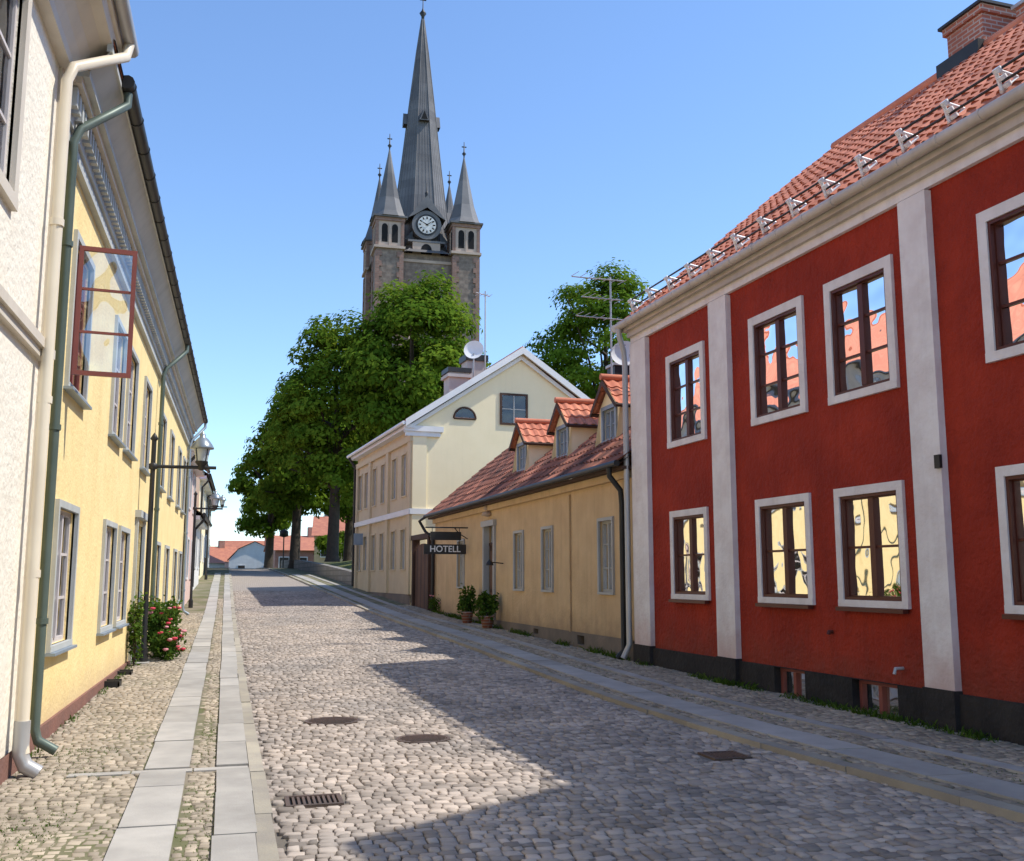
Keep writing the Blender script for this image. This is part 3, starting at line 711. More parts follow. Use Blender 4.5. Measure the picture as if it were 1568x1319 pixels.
# ------------------------------------------------------------ LEFT: YELLOW HOUSE
dl, ol = (0, 1), (1, 0)
b = B('yellow_house', (-1.76, 0, 0), dl, ol)
lw = [10.55, 14.05, 15.75, 22.1, 24.9, 28.0, 30.3]
uw_ = [10.6, 14.05, 15.75, 18.3, 22.1, 24.9, 28.0, 30.3]
ops = [(c, c + 1.15, .95, 2.28) for c in lw] + [(c, c + 1.12, 3.52, 5.0) for c in uw_] + [(18.1, 19.3, .15, 2.5)]
shell(b, 9.2, 32.3, 9, 5.6, 9.6, m_yellow, m_tile, ops, ov=.46, z_e2=6.42, zb=.22, tiled=False, ovx=.0)
b.wall('plinth', m_plinthred, 9.2, 32.3, -.2, .24, [(18.1, 19.3, .1, .3)], y=.03)
b.face('plinth', m_plinthred, [(9.2, .03, .24), (32.3, .03, .24), (32.3, 0, .24), (9.2, 0, .24)])
for c in lw: b.window(c, c + 1.15, .95, 2.28, 2, 3, cas=.07, casm=m_corng, sash=m_palesash, rec=.04, sill=m_sill, curt=1)
for i, c in enumerate(uw_):
    b.window(c, c + 1.12, 3.52, 5.0, 2, 3, cas=.07, casm=m_corng, sash=m_palesash if i else m_redsash, rec=.04, sill=m_sill, curt=1)
hx, w_ = 10.62, .55
b.frame((0, hx, 0), (1, .10), (.10, -1))
z0, z1 = 3.6, 4.93
f = .045
b.box('open_casement', m_redsash, 0.05, .05 + w_, -.02, .02, z0, z0 + f); b.box('open_casement', m_redsash, .05, .05 + w_, -.02, .02, z1 - f, z1)
b.box('open_casement', m_redsash, .05, .05 + f, -.02, .02, z0 + f, z1 - f); b.box('open_casement', m_redsash, .05 + w_ - f, .05 + w_, -.02, .02, z0 + f, z1 - f)
for k in (1, 2):
    zc = z0 + (z1 - z0) * k / 3; b.box('open_casement', m_redsash, .05 + f, .05 + w_ - f, -.015, .015, zc - .012, zc + .012)
b.face('casement_pane', glassmat('casement_glass', 1.6, .16, .05), [(.05 + f, 0, z0 + f), (.05 + w_ - f, 0, z0 + f), (.05 + w_ - f, 0, z1 - f), (.05 + f, 0, z1 - f)])
b.frame((0, 0, 0), dl, ol)
b.box('door', m_door, 18.1, 19.3, -.16, -.1, .15, 2.5)
for k in range(2):
    for (p, q) in ((.3, .9), (1.0, 1.7), (1.8, 2.35)): b.box('door_panels', m_door, 18.18 + k * .58, 18.62 + k * .58, -.1, -.08, p, q)
b.box('door_surround', m_corng, 17.98, 18.1, -.02, .05, .24, 2.6); b.box('door_surround', m_corng, 19.3, 19.42, -.02, .05, .24, 2.6); b.box('door_surround', m_corng, 17.9, 19.5, -.02, .1, 2.6, 2.72)
b.box('doorstep', m_granite, 18.0, 19.4, .02, .32, 0, .2)
b.box('cornice', m_corng, 9.2, 32.3, -.02, .07, 5.6, 5.72)
b.box('cornice', m_corng, 9.2, 32.3, -.02, .10, 5.72, 5.78)
x = 9.25
while x < 32.2:
    b.box('dentils', m_corng, x, x + .085, .0, .17, 5.80, 5.98); x += .165
b.box('cornice', m_corng, 9.2, 32.3, -.02, .1, 5.78, 5.985)
b.box('cornice', m_cornw, 9.2, 32.3, -.02, .21, 5.99, 6.06)
b.box('cornice', m_corng, 9.2, 32.3, -.02, .27, 6.06, 6.12)
b.add('soffit', m_corng, [(9.2, .27, 6.12), (32.3, .27, 6.12), (32.3, .44, 6.34), (9.2, .44, 6.34)], [(0, 1, 2, 3)])
b.box('eave_board', m_corng, 9.2, 32.3, .40, .45, 6.33, 6.43)
b.face('roof', m_darkmetal, [(9.2, .47, 6.44), (32.3, .47, 6.44), (32.3, .2, 6.66), (9.2, .2, 6.66)])
b.tube('gutter', m_darkmetal, [(9.9, .50, 6.40), (32.4, .50, 6.40)], .07, 10)
for k in range(30): b.tube('gutter_brackets', m_darkmetal, [(10.0 + k * .76, .50, 6.4), (10.03 + k * .76, .50, 6.4)], .078, 10)
def pipe(x, mat, ze=6.33, zc=5.75, bottom=.22, r=.042, out=.5, kink=.4):
    b.tube('drainpipe', mat, [(x + kink, out, ze), (x + kink, out, ze - .12), (x + kink * .6, out * .75, ze - .3), (x + .02, .15, zc), (x, .1, zc - .15), (x, .1, 3), (x, .1, bottom + .1), (x, .13, bottom), (x, .28, bottom - .09)], r, 12)
    for z in (1.2, 2.9, 4.6): b.tube('pipe_collars', mat, [(x, .1, z), (x, .1, z + .05)], r + .012, 12)
pipe(9.62, m_greenpipe); pipe(20.9, m_greenpipe, bottom=.35); pipe(31.9, m_sill, bottom=.6)
b.tube('lightning_wire', m_darkmetal, [(9.45, .03, 6.2), (9.42, .03, .2)], .008, 5)
for x in (14.8, 16.3):
    b.box('boot_scraper', m_darkmetal, x, x + .04, .03, .22, .05, .22); b.box('boot_scraper', m_darkmetal, x, x + .3, .2, .22, .12, .2); b.box('boot_scraper', m_darkmetal, x + .26, x + .3, .03, .22, .05, .22)
b.done()

# near house
b = B('white_house', (-1.70, 0, 0), dl, ol)
ops = [(6.3, 7.5, 4.3, 5.8), (3.5, 4.7, 4.3, 5.8), (6.0, 7.2, 1.1, 2.6), (3.2, 4.4, 1.1, 2.6)]
shell(b, -8, 9.2, 10, 6.1, 10.3, m_near, m_roofplain, ops, ov=.4, z_e2=6.75, zb=.25, tiled=False, ovx=.35)
b.wall('plinth', m_plinthred, -8, 9.2, -.2, .27, [], y=.03)
for o_ in ops: b.window(*o_, 2, 3, cas=.12, casm=m_cornw, sash=m_palesash, rec=.03, curt=1)
b.box('string_course', m_cornw, -8, 9.2, -.02, .08, 3.45, 3.53); b.box('string_course', m_cornw, -8, 9.2, -.02, .05, 3.38, 3.45)
b.box('corner_strip', m_cornw, 8.95, 9.2, -.02, .03, .27, 6.1)
b.box('cornice', m_cornw, -8, 9.3, -.02, .1, 6.0, 6.1)
vs = []
pr = [(.1, 6.1), (.14, 6.2), (.2, 6.30), (.29, 6.38), (.38, 6.41), (.40, 6.50), (.43, 6.51), (.43, 6.6)]
for (y_, z_) in pr: vs += [(-8, y_, z_), (9.6, y_, z_)]
b.add('cornice_cove', m_cornw, vs, [(2 * i, 2 * i + 1, 2 * i + 3, 2 * i + 2) for i in range(len(pr) - 1)], rv=.5)
b.face('cornice_cove', m_cornw, [(9.6, y_, z_) for y_, z_ in pr] + [(9.6, -.5, 6.9), (9.6, -.5, 6.1)])
b.tube('gutter', m_greypipe, [(-8, .49, 6.62), (9.72, .49, 6.62)], .065, 10)
b.face('roof', m_darkmetal, [(-8, .5, 6.69), (9.72, .5, 6.69), (9.72, .2, 6.92), (-8, .2, 6.92)])
b.tube('drainpipe', m_creampipe, [(9.5, .49, 6.58), (9.45, .47, 6.42), (9.15, .32, 6.2), (8.82, .14, 5.95), (8.78, .1, 5.8), (8.75, .1, 3), (8.75, .1, .4), (8.75, .12, .25)], .048, 12)
for z in (.25, 1.6, 3.0, 4.5): b.tube('pipe_collars', m_creampipe, [(8.76, .1, z), (8.76, .1, z + .06)], .058, 12)
b.tube('drainpipe_shoe', m_greypipe, [(8.75, .1, .5), (8.75, .1, .25), (8.75, .14, .16), (8.75, .24, .1)], .06, 12)
b.done()

# further left houses
def lhouse(name, X, y0, y1, ze, zr, wm, ncol, rm=m_roofplain, two=True, sash=m_greysash, gut=m_darkmetal):
    zb = gz((y0 + y1) / 2)
    b = B(name, (X, 0, zb), dl, ol)
    sp = (y1 - y0) / ncol; ops = []
    for k in range(ncol):
        c = y0 + sp * (k + .5)
        ops.append((c - .5, c + .5, 1.0, 2.3))
        if two: ops.append((c - .5, c + .5, 3.4, 4.7))
    shell(b, y0, y1, 8, ze, zr, wm, rm, ops, ov=.4, tiled=False, zb=-1.2, ovx=.05)
    for o_ in ops: b.window(*o_, 2, 3, cas=.08, casm=m_whitep, sash=sash, curt=1)
    b.box('cornice', m_whitep, y0, y1, -.02, .3, ze - .1, ze + .05)
    b.tube('gutter', gut, [(y0, .45, ze + .1), (y1, .45, ze + .1)], .07, 8)
    b.tube('drainpipe', gut, [(y0 + .2, .45, ze + .05), (y0 + .2, .45, ze - .1), (y0 + .2, .12, ze - .5), (y0 + .2, .12, .2)], .05, 8)
    b.done()
lhouse('pink_house', -1.85, 32.4, 41, 5.0, 8.2, m_pink, 3)
lhouse('white_cottage', -1.95, 41.1, 50, 2.9, 5.6, m_wh2, 3, two=False)
lhouse('cream_townhouse', -2.1, 50.2, 60, 4.9, 8, m_cream, 3)
lhouse('brown_timber_house', -2.3, 60.3, 72, 4.6, 8.4, m_brownh, 4, rm=m_roofplain)
lhouse('grey_townhouse', -2.6, 72.3, 86, 4.8, 8.0, m_wh2, 4)

# ------------------------------------------------------------ neighbour on the right, just out of frame
b = B('corner_house', (7.0, 5.15, 0), (.259, -.966), (-.966, -.259))
ops = [(1.5 + k * 2.2, 2.6 + k * 2.2, z, z + 1.5) for k in range(5) for z in (1.2, 4.4)]
shell(b, .15, 13, 7.6, 8.3, 11.2, m_ochre, m_tile, ops, ov=.42, tiled=False, zb=-.2, ovx=.2)
for o_ in ops: b.window(*o_, 2, 3, cas=.1, curt=1)
b.done()

# ------------------------------------------------------------ CHURCH
cx, cy, cz0 = 23.9, 143.5, 2.0
b = B('church', (cx, cy, cz0))
Z = lambda z: z - cz0
hb = 6.3
b.box('tower', m_cstone, -hb, hb, -hb, hb, Z(0), Z(47.3))
b.box('string_course', m_cplast, -hb - .15, hb + .15, -hb - .15, hb + .15, Z(46.0), Z(46.4))
b.box('nave', m_cstone, -9, 9, hb, hb + 46, Z(0), Z(16))
b.add('nave_roof', m_slate, [(-9.5, hb, Z(16)), (-9.5, hb + 47, Z(16)), (0, hb + 47, Z(27)), (0, hb, Z(27)), (9.5, hb, Z(16)), (9.5, hb + 47, Z(16))], [(0, 1, 2, 3), (4, 5, 2, 3), (0, 3, 4), (1, 2, 5)])
def archpoly(c, w_, z0, z1, n=9):
    r_ = w_ / 2
    return [(c - r_, z0), (c + r_, z0)] + [(c + r_ * math.cos(a), z1 - r_ + r_ * 1.25 * math.sin(a)) for a in np.linspace(0, math.pi, n)]
def faceframes(): return [((1, 0), (0, -1)), ((0, 1), (-1, 0)), ((1, 0), (0, 1)), ((0, 1), (1, 0))]
for dx_, dy_ in faceframes():
    b.frame((0, 0, 0), dx_, dy_)
    for c in (-1.6, 1.6):
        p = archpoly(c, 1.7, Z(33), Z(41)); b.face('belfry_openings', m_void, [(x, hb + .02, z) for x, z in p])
        b.tube('belfry_surrounds', m_cplast, [(x, hb + .03, z) for x, z in p + [p[0]]], .16, 6)
b.frame((0, 0, 0), (1, 0), (0, 1))
T = 5.5; ht = 2.0
for sx in (-1, 1):
    for sy in (-1, 1):
        x, y = sx * T, sy * T
        b.box('corner_piers', m_cstone, x - ht + .15, x + ht - .15, y - ht + .15, y + ht - .15, Z(0), Z(47.4))
        for qx in (-1, 1):
            for qy in (-1, 1):
                z = 14.0; k = 0
                while z < 47:
                    e = .95 if k % 2 else .6; k += 1
                    x0_, x1_ = sorted((x + qx * ht, x + qx * (ht - e))); y0_, y1_ = sorted((y + qy * ht, y + qy * (ht - e)))
                    b.box('brick_quoins', m_cbrick, x0_, x1_, y0_, y1_, Z(z), Z(min(47.4, z + .75))); z += .75
        b.box('turret_string', m_cplast, x - ht - .2, x + ht + .2, y - ht - .2, y + ht + .2, Z(47.4), Z(47.75))
        b.box('turrets', m_cplast, x - ht + .1, x + ht - .1, y - ht + .1, y + ht - .1, Z(47.75), Z(51.4))
        for qx in (-1, 1):
            for qy in (-1, 1):
                x0_, x1_ = sorted((x + qx * (ht + .02), x + qx * (ht - .42))); y0_, y1_ = sorted((y + qy * (ht + .02), y + qy * (ht - .42)))
                b.box('turret_quoins', m_cbrick, x0_, x1_, y0_, y1_, Z(47.75), Z(51.4))
        b.box('turret_cornice', m_cbrick, x - ht - .1, x + ht + .1, y - ht - .1, y + ht + .1, Z(51.4), Z(51.9))
        b.box('turret_cornice', m_slate, x - ht - .4, x + ht + .4, y - ht - .4, y + ht + .4, Z(51.9), Z(52.15))
        for dx_, dy_ in faceframes():
            b.frame((x, y, 0), dx_, dy_)
            for c in (-.72, .72):
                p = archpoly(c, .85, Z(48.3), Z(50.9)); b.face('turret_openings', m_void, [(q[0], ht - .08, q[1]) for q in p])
            b.box('turret_columns', m_cplast, -.12, .12, ht - .12, ht + .03, Z(47.8), Z(51.0))
        b.frame((0, 0, 0), (1, 0), (0, 1))
        pr_ = [(ht * 1.40, Z(52.1)), (ht * 1.12, Z(53.0)), (1.55, Z(55.2)), (.8, Z(59)), (.10, Z(62.8))]
        b.lathe('turret_spires', m_slate, (x, y, 0), pr_, 8, False, rot=.5)
        b.lathe('finials', m_darkmetal, (x, y, 0), [(.09, Z(62.7)), (.1, Z(63.1)), (.32, Z(63.4)), (.1, Z(63.7)), (.05, Z(65.2)), (.001, Z(65.3))], 8)
        b.box('finial_crosses', m_darkmetal, x - .35, x + .35, y - .05, y + .05, Z(64.4), Z(64.55))
prof = [(hb * 1.25, 47.3), (5.5, 48.6), (4.55, 51.5), (3.95, 56), (2.95, 64), (1.95, 73), (.95, 81.5), (.20, 87.0)]
pp = []
for i in range(len(prof) - 1):
    (r0, z0_), (r1, z1_) = prof[i], prof[i + 1]; k = max(1, int((z1_ - z0_) / 1.3))
    for j in range(k): pp.append((r0 + (r1 - r0) * j / k, Z(z0_ + (z1_ - z0_) * j / k)))
pp.append((prof[-1][0], Z(prof[-1][1])))
b.lathe('spire', m_slate, (0, 0, 0), pp, 8, False, rot=.5)
for k in range(8):
    a = 2 * math.pi * (k + .5) / 8
    b.tube('spire_ribs', m_slate, [(r_ * math.cos(a), r_ * math.sin(a), z_) for r_, z_ in pp], .09, 5)
    a1 = 2 * math.pi * (k + 1.5) / 8
    for q in range(1, 5):
        t = q / 5
        b.tube('spire_seams', m_slate, [((math.cos(a) * (1 - t) + math.cos(a1) * t) * r_, (math.sin(a) * (1 - t) + math.sin(a1) * t) * r_, z_) for r_, z_ in pp[1:]], .04, 4, caps=False)
b.lathe('spire_finial', m_darkmetal, (0, 0, 0), [(.22, Z(86.8)), (.25, Z(87.5)), (.55, Z(88)), (.2, Z(88.5)), (.08, Z(88.9)), (.05, Z(91.3)), (.001, Z(91.4))], 8)
b.box('spire_cross', m_darkmetal, -.5, .5, -.06, .06, Z(90.2), Z(90.4))
DZ = -1.7
for i, (dx_, dy_) in enumerate(faceframes()):
    b.frame((0, 0, 0), dx_, dy_)
    y_ = 2.45
    b.add('spire_lucarnes', m_slate, [(-.75, y_ + .35, Z(69.3)), (.75, y_ + .35, Z(69.3)), (0, y_ + .35, Z(71.3)), (0, y_ - 1.2, Z(71.3)), (-.75, y_ - 1.2, Z(69.3)), (.75, y_ - 1.2, Z(69.3))],
          [(0, 1, 2), (0, 2, 3, 4), (1, 2, 3, 5)])
    b.face('spire_lucarnes', m_void, [(-.5, y_ + .37, Z(69.45)), (.5, y_ + .37, Z(69.45)), (0, y_ + .37, Z(70.8))])
    yf = 6.0
    b.box('clock_base', m_cplast, -2.0, 2.0, 3.5, yf - .1, Z(47.3), Z(50.9 + DZ))
    b.box('clock_base', m_slate, -2.7, 2.7, 3.5, yf, Z(50.9 + DZ), Z(51.2 + DZ))
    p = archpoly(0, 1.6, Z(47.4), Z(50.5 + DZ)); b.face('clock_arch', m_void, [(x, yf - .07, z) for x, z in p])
    zc = Z(53.5 + DZ)
    ring = [(2.15 * math.cos(a), zc + 2.15 * math.sin(a)) for a in np.linspace(0, 2 * math.pi, 25)[:-1]]
    b.add('clock_housing', m_slate, [(x, yf, z) for x, z in ring] + [(x, 3.0, z) for x, z in ring], [list(range(24))] + [(k, (k + 1) % 24, 24 + (k + 1) % 24, 24 + k) for k in range(24)])
    b.add('clock_hood', m_slate, [(-2.7, yf + .2, zc + .9), (0, yf + .2, zc + 4.4), (2.7, yf + .2, zc + .9), (-2.7, 2, zc + .9), (0, 2, zc + 4.4), (2.7, 2, zc + .9), (-1.9, yf + .2, zc + 1.3), (0, yf + .2, zc + 2.6), (1.9, yf + .2, zc + 1.3)],
          [(0, 1, 4, 3), (2, 1, 4, 5), (0, 1, 7, 6), (2, 1, 7, 8)])
    z5 = Z(51.2 + DZ)
    b.add('clock_scrolls', m_darkmetal, [(-3.2, yf - .2, z5), (-2.0, yf - .2, z5), (-2.0, yf - .2, z5 + 1.4), (3.2, yf - .2, z5), (2.0, yf - .2, z5), (2.0, yf - .2, z5 + 1.4)], [(0, 1, 2), (3, 4, 5)])
    b.face('clock_face', m_darkmetal, [(1.6 * math.cos(a), yf + .05, zc + 1.6 * math.sin(a)) for a in np.linspace(0, 2 * math.pi, 33)[:-1]])
    k = 32; an = np.linspace(0, 2 * math.pi, k + 1)[:-1]
    b.face('clock_face', m_clock, [(1.32 * math.cos(a), yf + .1, zc + 1.32 * math.sin(a)) for a in an])
    for h_ in range(12):
        a = h_ * math.pi / 6; c, s_ = math.cos(a), math.sin(a)
        q = [(.85, -.09), (1.22, -.09), (1.22, .09), (.85, .09)]
        b.face('clock_numerals', m_void, [(u_ * c - v_ * s_, yf + .14, zc + u_ * s_ + v_ * c) for u_, v_ in q])
    for (a, L_, wd) in ((math.radians(150), .8, .1), (math.radians(35), 1.1, .07)):
        c, s_ = math.cos(a), math.sin(a)
        b.face('clock_hands', m_void, [(u_ * c - v_ * s_, yf + .18, zc + u_ * s_ + v_ * c) for u_, v_ in ((-.2, -wd), (L_, -wd * .4), (L_, wd * .4), (-.2, wd))])
    b.frame((0, 0, 0), (1, 0), (0, 1))
    vx, vy = dy_
    b.lathe('clock_finials', m_darkmetal, (vx * (yf - .4), vy * (yf - .4), DZ - .4), [(.2, Z(58.2)), (.3, Z(58.8)), (.08, Z(59.2)), (.04, Z(60.4)), (.001, Z(60.5))], 6)
b.done()

# ------------------------------------------------------------ TREES
def tree(name, x, y, H, cz, rx, ry, rz, nleaf, seed, ls=.3, mat=m_leaf, nclump=70, trunk_r=.35, zg=None):
    zg = gz(y) if zg is None else zg
    rs = np.random.RandomState(seed); r = random.Random(seed)
    b = B(name, (x, y, zg)); c = cz - zg
    pts = [(0, 0, -.4), (0, 0, 0), (.05, .03, c * .3), (.12, -.05, c * .7), (.05, .1, c), (0, 0, c + rz * .6)]
    b.tube('trunk', m_bark, pts, [trunk_r * 1.5, trunk_r * 1.15, trunk_r, trunk_r * .8, trunk_r * .5, .05], 9)
    for k in range(12):
        a = r.uniform(0, 6.28); z0 = c * r.uniform(.35, .8) if k < 8 else c + rz * r.uniform(-.2, .3)
        e = (rx * .75 * math.cos(a), ry * .75 * math.sin(a), c + rz * r.uniform(-.6, .6))
        m_ = (e[0] * .45, e[1] * .45, z0 + (e[2] - z0) * .6)
        b.tube('limbs', m_bark, [(0, 0, z0), m_, e], [trunk_r * .45, trunk_r * .25, .03], 6)
    d = rs.normal(size=(nclump, 3)); d /= np.linalg.norm(d, axis=1)[:, None]
    rad = rs.uniform(.55, .95, nclump)[:, None]
    cc = d * rad * np.array([rx, ry, rz])
    tz = np.clip(cc[:, 2] / rz, -1, 1); cc[:, 0] *= 1 - .2 * np.clip(tz, 0, 1); cc[:, 1] *= 1 - .2 * np.clip(tz, 0, 1)
    cr = rs.uniform(.15, .33, nclump) * (rx + ry) / 2
    wts = cr ** 2; wts /= wts.sum()
    idx = rs.choice(nclump, nleaf, p=wts)
    ld = rs.normal(size=(nleaf, 3)); ld /= np.linalg.norm(ld, axis=1)[:, None]
    flip = ld[:, 2] < -.35; ld[flip, 2] *= -1
    lr = cr[idx] * np.clip(rs.normal(.88, .18, nleaf), .1, 1.3)
    pos = cc[idx] + ld * lr[:, None] * np.array([1, 1, .8])
    nrm = ld * 1.0 + d[idx] * .5 + rs.normal(size=(nleaf, 3)) * .42 + np.array([0, 0, .35]); nrm /= np.linalg.norm(nrm, axis=1)[:, None]
    t1 = np.cross(nrm, rs.normal(size=(nleaf, 3))); t1 /= np.linalg.norm(t1, axis=1)[:, None]; t2 = np.cross(nrm, t1)
    s1 = (ls * rs.uniform(.55, 1.25, nleaf))[:, None]; s2 = s1 * rs.uniform(.5, .85, nleaf)[:, None]
    pos[:, 2] += c
    v = np.stack([pos - t1 * s1 * .6, pos - t2 * s2 * .5 + nrm * s1 * .08, pos + t1 * s1 * .6, pos + t2 * s2 * .5 + nrm * s1 * .08], 1).reshape(-1, 3)
    f = np.arange(nleaf * 4).reshape(-1, 4)
    crv = rs.uniform(.3, .85, nclump)
    rv = np.clip(crv[idx] + rs.normal(0, .15, nleaf) + ld[:, 2] * .15, 0, 1)
    o = fastmesh('foliage', v, f, [mat], None, rv, None); b.kids.append(o)
    b.done()
ZB = 3.0
tree('linden_tree', 9.9, 62, 20, 14.4, 5.0, 5.0, 6.4, 32000, 1, .30, zg=ZB, nclump=150)
tree('linden_tree', 5.6, 66, 18, 12.2, 4.0, 4.4, 6.4, 23000, 2, .30, zg=ZB, nclump=115)
tree('linden_tree', 3.7, 76, 16, 10.6, 3.8, 4.2, 5.6, 17000, 3, .33, zg=2.6, nclump=95)
tree('linden_tree', 2.2, 90, 15, 9.4, 3.4, 3.8, 4.6, 12000, 4, .36, zg=2.5, nclump=70)
tree('linden_tree', 14.0, 70, 18, 12.5, 4.5, 4.5, 6.0, 8000, 5, .4, zg=ZB, nclump=70)
tree('linden_tree', 8.0, 80, 18, 10.5, 4.2, 4.5, 5.8, 8000, 6, .4, zg=ZB, nclump=60)
tree('linden_tree', 28.9, 78, 26, 20.2, 5.9, 5.5, 6.9, 22000, 7, .34, zg=ZB, nclump=105)
tree('linden_tree', 24.5, 84, 20, 15.5, 5.2, 5.0, 5.4, 9000, 8, .4, zg=ZB, nclump=60)
tree('linden_tree', 34.0, 84, 20, 16.5, 5.5, 5.0, 6.0, 6000, 9, .42, zg=ZB, nclump=60)
tree('understory_fill', 9.5, 88, 3, 4.3, 4.5, 1.2, 1.3, 5000, 12, .3, zg=ZB, nclump=50, trunk_r=.06)  # added foliage mass, put in to darken the view beneath the lindens

b = B('churchyard_grass')
ysb = list(np.arange(47.2, 180, 2.5)); us = [0, .6, 1.5, 3, 5, 9, 16, 30, 60]
vs = []
for y in ysb:
    for u_ in us:
        z = gz(y) + .02 + min(1, u_ / 7) * (3.2 - min(gz(y), 3.0)) * 1.0
        vs.append((xr(y) + 1.9 + u_, y, z))
n = len(us)
b.add('turf', m_grass, vs, [(j * n + i, j * n + i + 1, (j + 1) * n + i + 1, (j + 1) * n + i) for j in range(len(ysb) - 1) for i in range(n - 1)], rv=.5)
b.done()
b = B('stone_wall')
for i in range(16):
    y = 47.3 + i * 2.5; y1 = y + 2.5; p = [(xr(y) + 1.85, y), (xr(y) + 2.25, y), (xr(y1) + 2.25, y1), (xr(y1) + 1.85, y1)]
    vs = [(q[0], q[1], gz(q[1]) - .2) for q in p] + [(q[0], q[1], gz(q[1]) + .68) for q in p]
    b.add('stones', m_stonew, vs, [(4, 5, 6, 7), (0, 1, 5, 4), (1, 2, 6, 5), (2, 3, 7, 6), (3, 0, 4, 7)], rv=.5)
b.done()

# ------------------------------------------------------------ distant houses
def dhouse(name, x, y, w_, d_, z0, ze, zr, wm, rot=0, rm=m_roofplain, nwin=3, gablefront=False):
    c, s_ = math.cos(rot), math.sin(rot)
    b = B(name, (x, y, z0), (c, s_), (s_, -c))
    he, hr = ze - z0, zr - z0
    if gablefront:
        b.face('walls', wm, [(-w_ / 2, 0, -3), (w_ / 2, 0, -3), (w_ / 2, 0, he), (w_ * .32, 0, he + (hr - he) * .6), (0, 0, hr), (-w_ * .32, 0, he + (hr - he) * .6), (-w_ / 2, 0, he)])
        for sg_ in (-1, 1):
            b.face('walls', wm, [(sg_ * w_ / 2, 0, -3), (sg_ * w_ / 2, -d_, -3), (sg_ * w_ / 2, -d_, he), (sg_ * w_ / 2, 0, he)])
            b.add('roof', rm, [(sg_ * (w_ / 2 + .3), .3, he), (sg_ * w_ * .32, .3, he + (hr - he) * .6 + .1), (0, .3, hr + .1), (0, -d_, hr + .1), (sg_ * w_ * .32, -d_, he + (hr - he) * .6 + .1), (sg_ * (w_ / 2 + .3), -d_, he)], [(0, 1, 4, 5), (1, 2, 3, 4)])
    else:
        b.box('walls', wm, -w_ / 2, w_ / 2, -d_, 0, -3, he)
        b.add('roof', rm, [(-w_ / 2 - .3, .4, he), (w_ / 2 + .3, .4, he), (w_ / 2 + .3, -d_ / 2, hr), (-w_ / 2 - .3, -d_ / 2, hr), (w_ / 2 + .3, -d_ - .4, he), (-w_ / 2 - .3, -d_ - .4, he)], [(0, 1, 2, 3), (3, 2, 4, 5)])
        for sg_ in (-1, 1): b.face('walls', wm, [(sg_ * w_ / 2, 0, he), (sg_ * w_ / 2, -d_, he), (sg_ * w_ / 2, -d_ / 2, hr)])
    for k in range(nwin):
        xx = -w_ / 2 + w_ * (k + .5) / nwin
        b.box('windows', m_whitep, xx - .6, xx + .6, 0.01, .06, he - 2.2, he - .7); b.box('window_panes', m_int, xx - .5, xx + .5, .06, .08, he - 2.1, he - .8)
    b.box('chimney', m_brick, w_ * .2, w_ * .2 + .9, -d_ / 2 - .4, -d_ / 2 + .5, hr - 1, hr + 1)
    b.done()
dhouse('distant_ochre_house', 13, 104, 12, 8, 2, 5.8, 8, m_ochre, rot=-.1, nwin=5)
dhouse('distant_brick_house', 6.5, 116, 6, 8, 1, 4.6, 6.4, m_brick, rot=.1, nwin=3)
dhouse('distant_white_house', 1.8, 160, 7.5, 9, -1, 4.2, 7.0, m_wh2, gablefront=True, nwin=2)
dhouse('distant_pink_house', -4.5, 175, 9, 8, -1, 4.2, 6.8, m_pink, rot=.3)
dhouse('distant_red_roof_house', 4.5, 185, 16, 9, -1, 5, 8.2, m_cream, rot=-.1, nwin=5)
dhouse('distant_red_roof_house', -3.5, 150, 6, 8, -1, 3.6, 5.5, m_wh2, rot=1.2, nwin=2)
tree('distant_tree', -8, 190, 10, 4, 5, 5, 4, 4000, 31, .6, zg=-3, nclump=30)
tree('distant_tree', 0.5, 205, 10, 3.5, 6, 5, 4, 4000, 32, .6, zg=-3, nclump=30)

# ------------------------------------------------------------ street lamps
def lamp(x, y, armz=3.5, L=1.05):
    z = gz(y) + .05; b = B('street_lamp', (x, y, z))
    az = armz - z
    b.tube('post', m_darkmetal, [(0, 0, -.1), (0, 0, .25)], .075, 12); b.tube('post', m_darkmetal, [(0, 0, .25), (0, 0, .32), (0, 0, az + .45)], [.06, .045, .04], 12)
    b.lathe('post_cap', m_darkmetal, (0, 0, az + .45), [(.045, 0), (.07, .03), (.03, .1), (.001, .14)], 10)
    b.tube('arm', m_darkmetal, [(0, 0, az), (L, 0, az)], .03, 10); b.lathe('arm_collars', m_darkmetal, (0, 0, az - .06), [(.04, 0), (.07, .02), (.07, .1), (.04, .12)], 10)
    c = (L - .25, 0, az)
    b.lathe('lantern_base', m_darkmetal, c, [(.03, -.05), (.06, -.03), (.06, .03), (.09, .06), (.11, .09), (.11, .11)], 12)
    b.lathe('lantern_glass', m_lampglass, c, [(.10, .11), (.135, .33)], 12)
    b.lathe('lantern_hood', m_lampcap, c, [(.135, .32), (.20, .33), (.20, .35), (.16, .42), (.10, .50), (.05, .54), (.05, .58), (.02, .62), (.001, .66)], 16)
    for k in range(4):
        a = k * math.pi / 2 + .78; b.tube('lantern_ribs', m_darkmetal, [(c[0] + .105 * math.cos(a), .105 * math.sin(a), az + .1), (c[0] + .14 * math.cos(a), .14 * math.sin(a), az + .33)], .008, 5)
    b.done()
lamp(-1.55, 18.3); lamp(-1.6, 35.5, 3.9, .9); lamp(-1.75, 54, 5.2, .9)
b = B('signpost', (3.2, 84, gz(84)))
b.tube('post', m_darkmetal, [(0, 0, -.2), (0, 0, 2.6)], .05, 8); b.lathe('disc', m_darkmetal, (0, 0, 2.5), [(.001, 0), (.35, .1), (.35, .5), (.001, .7)], 12); b.done()

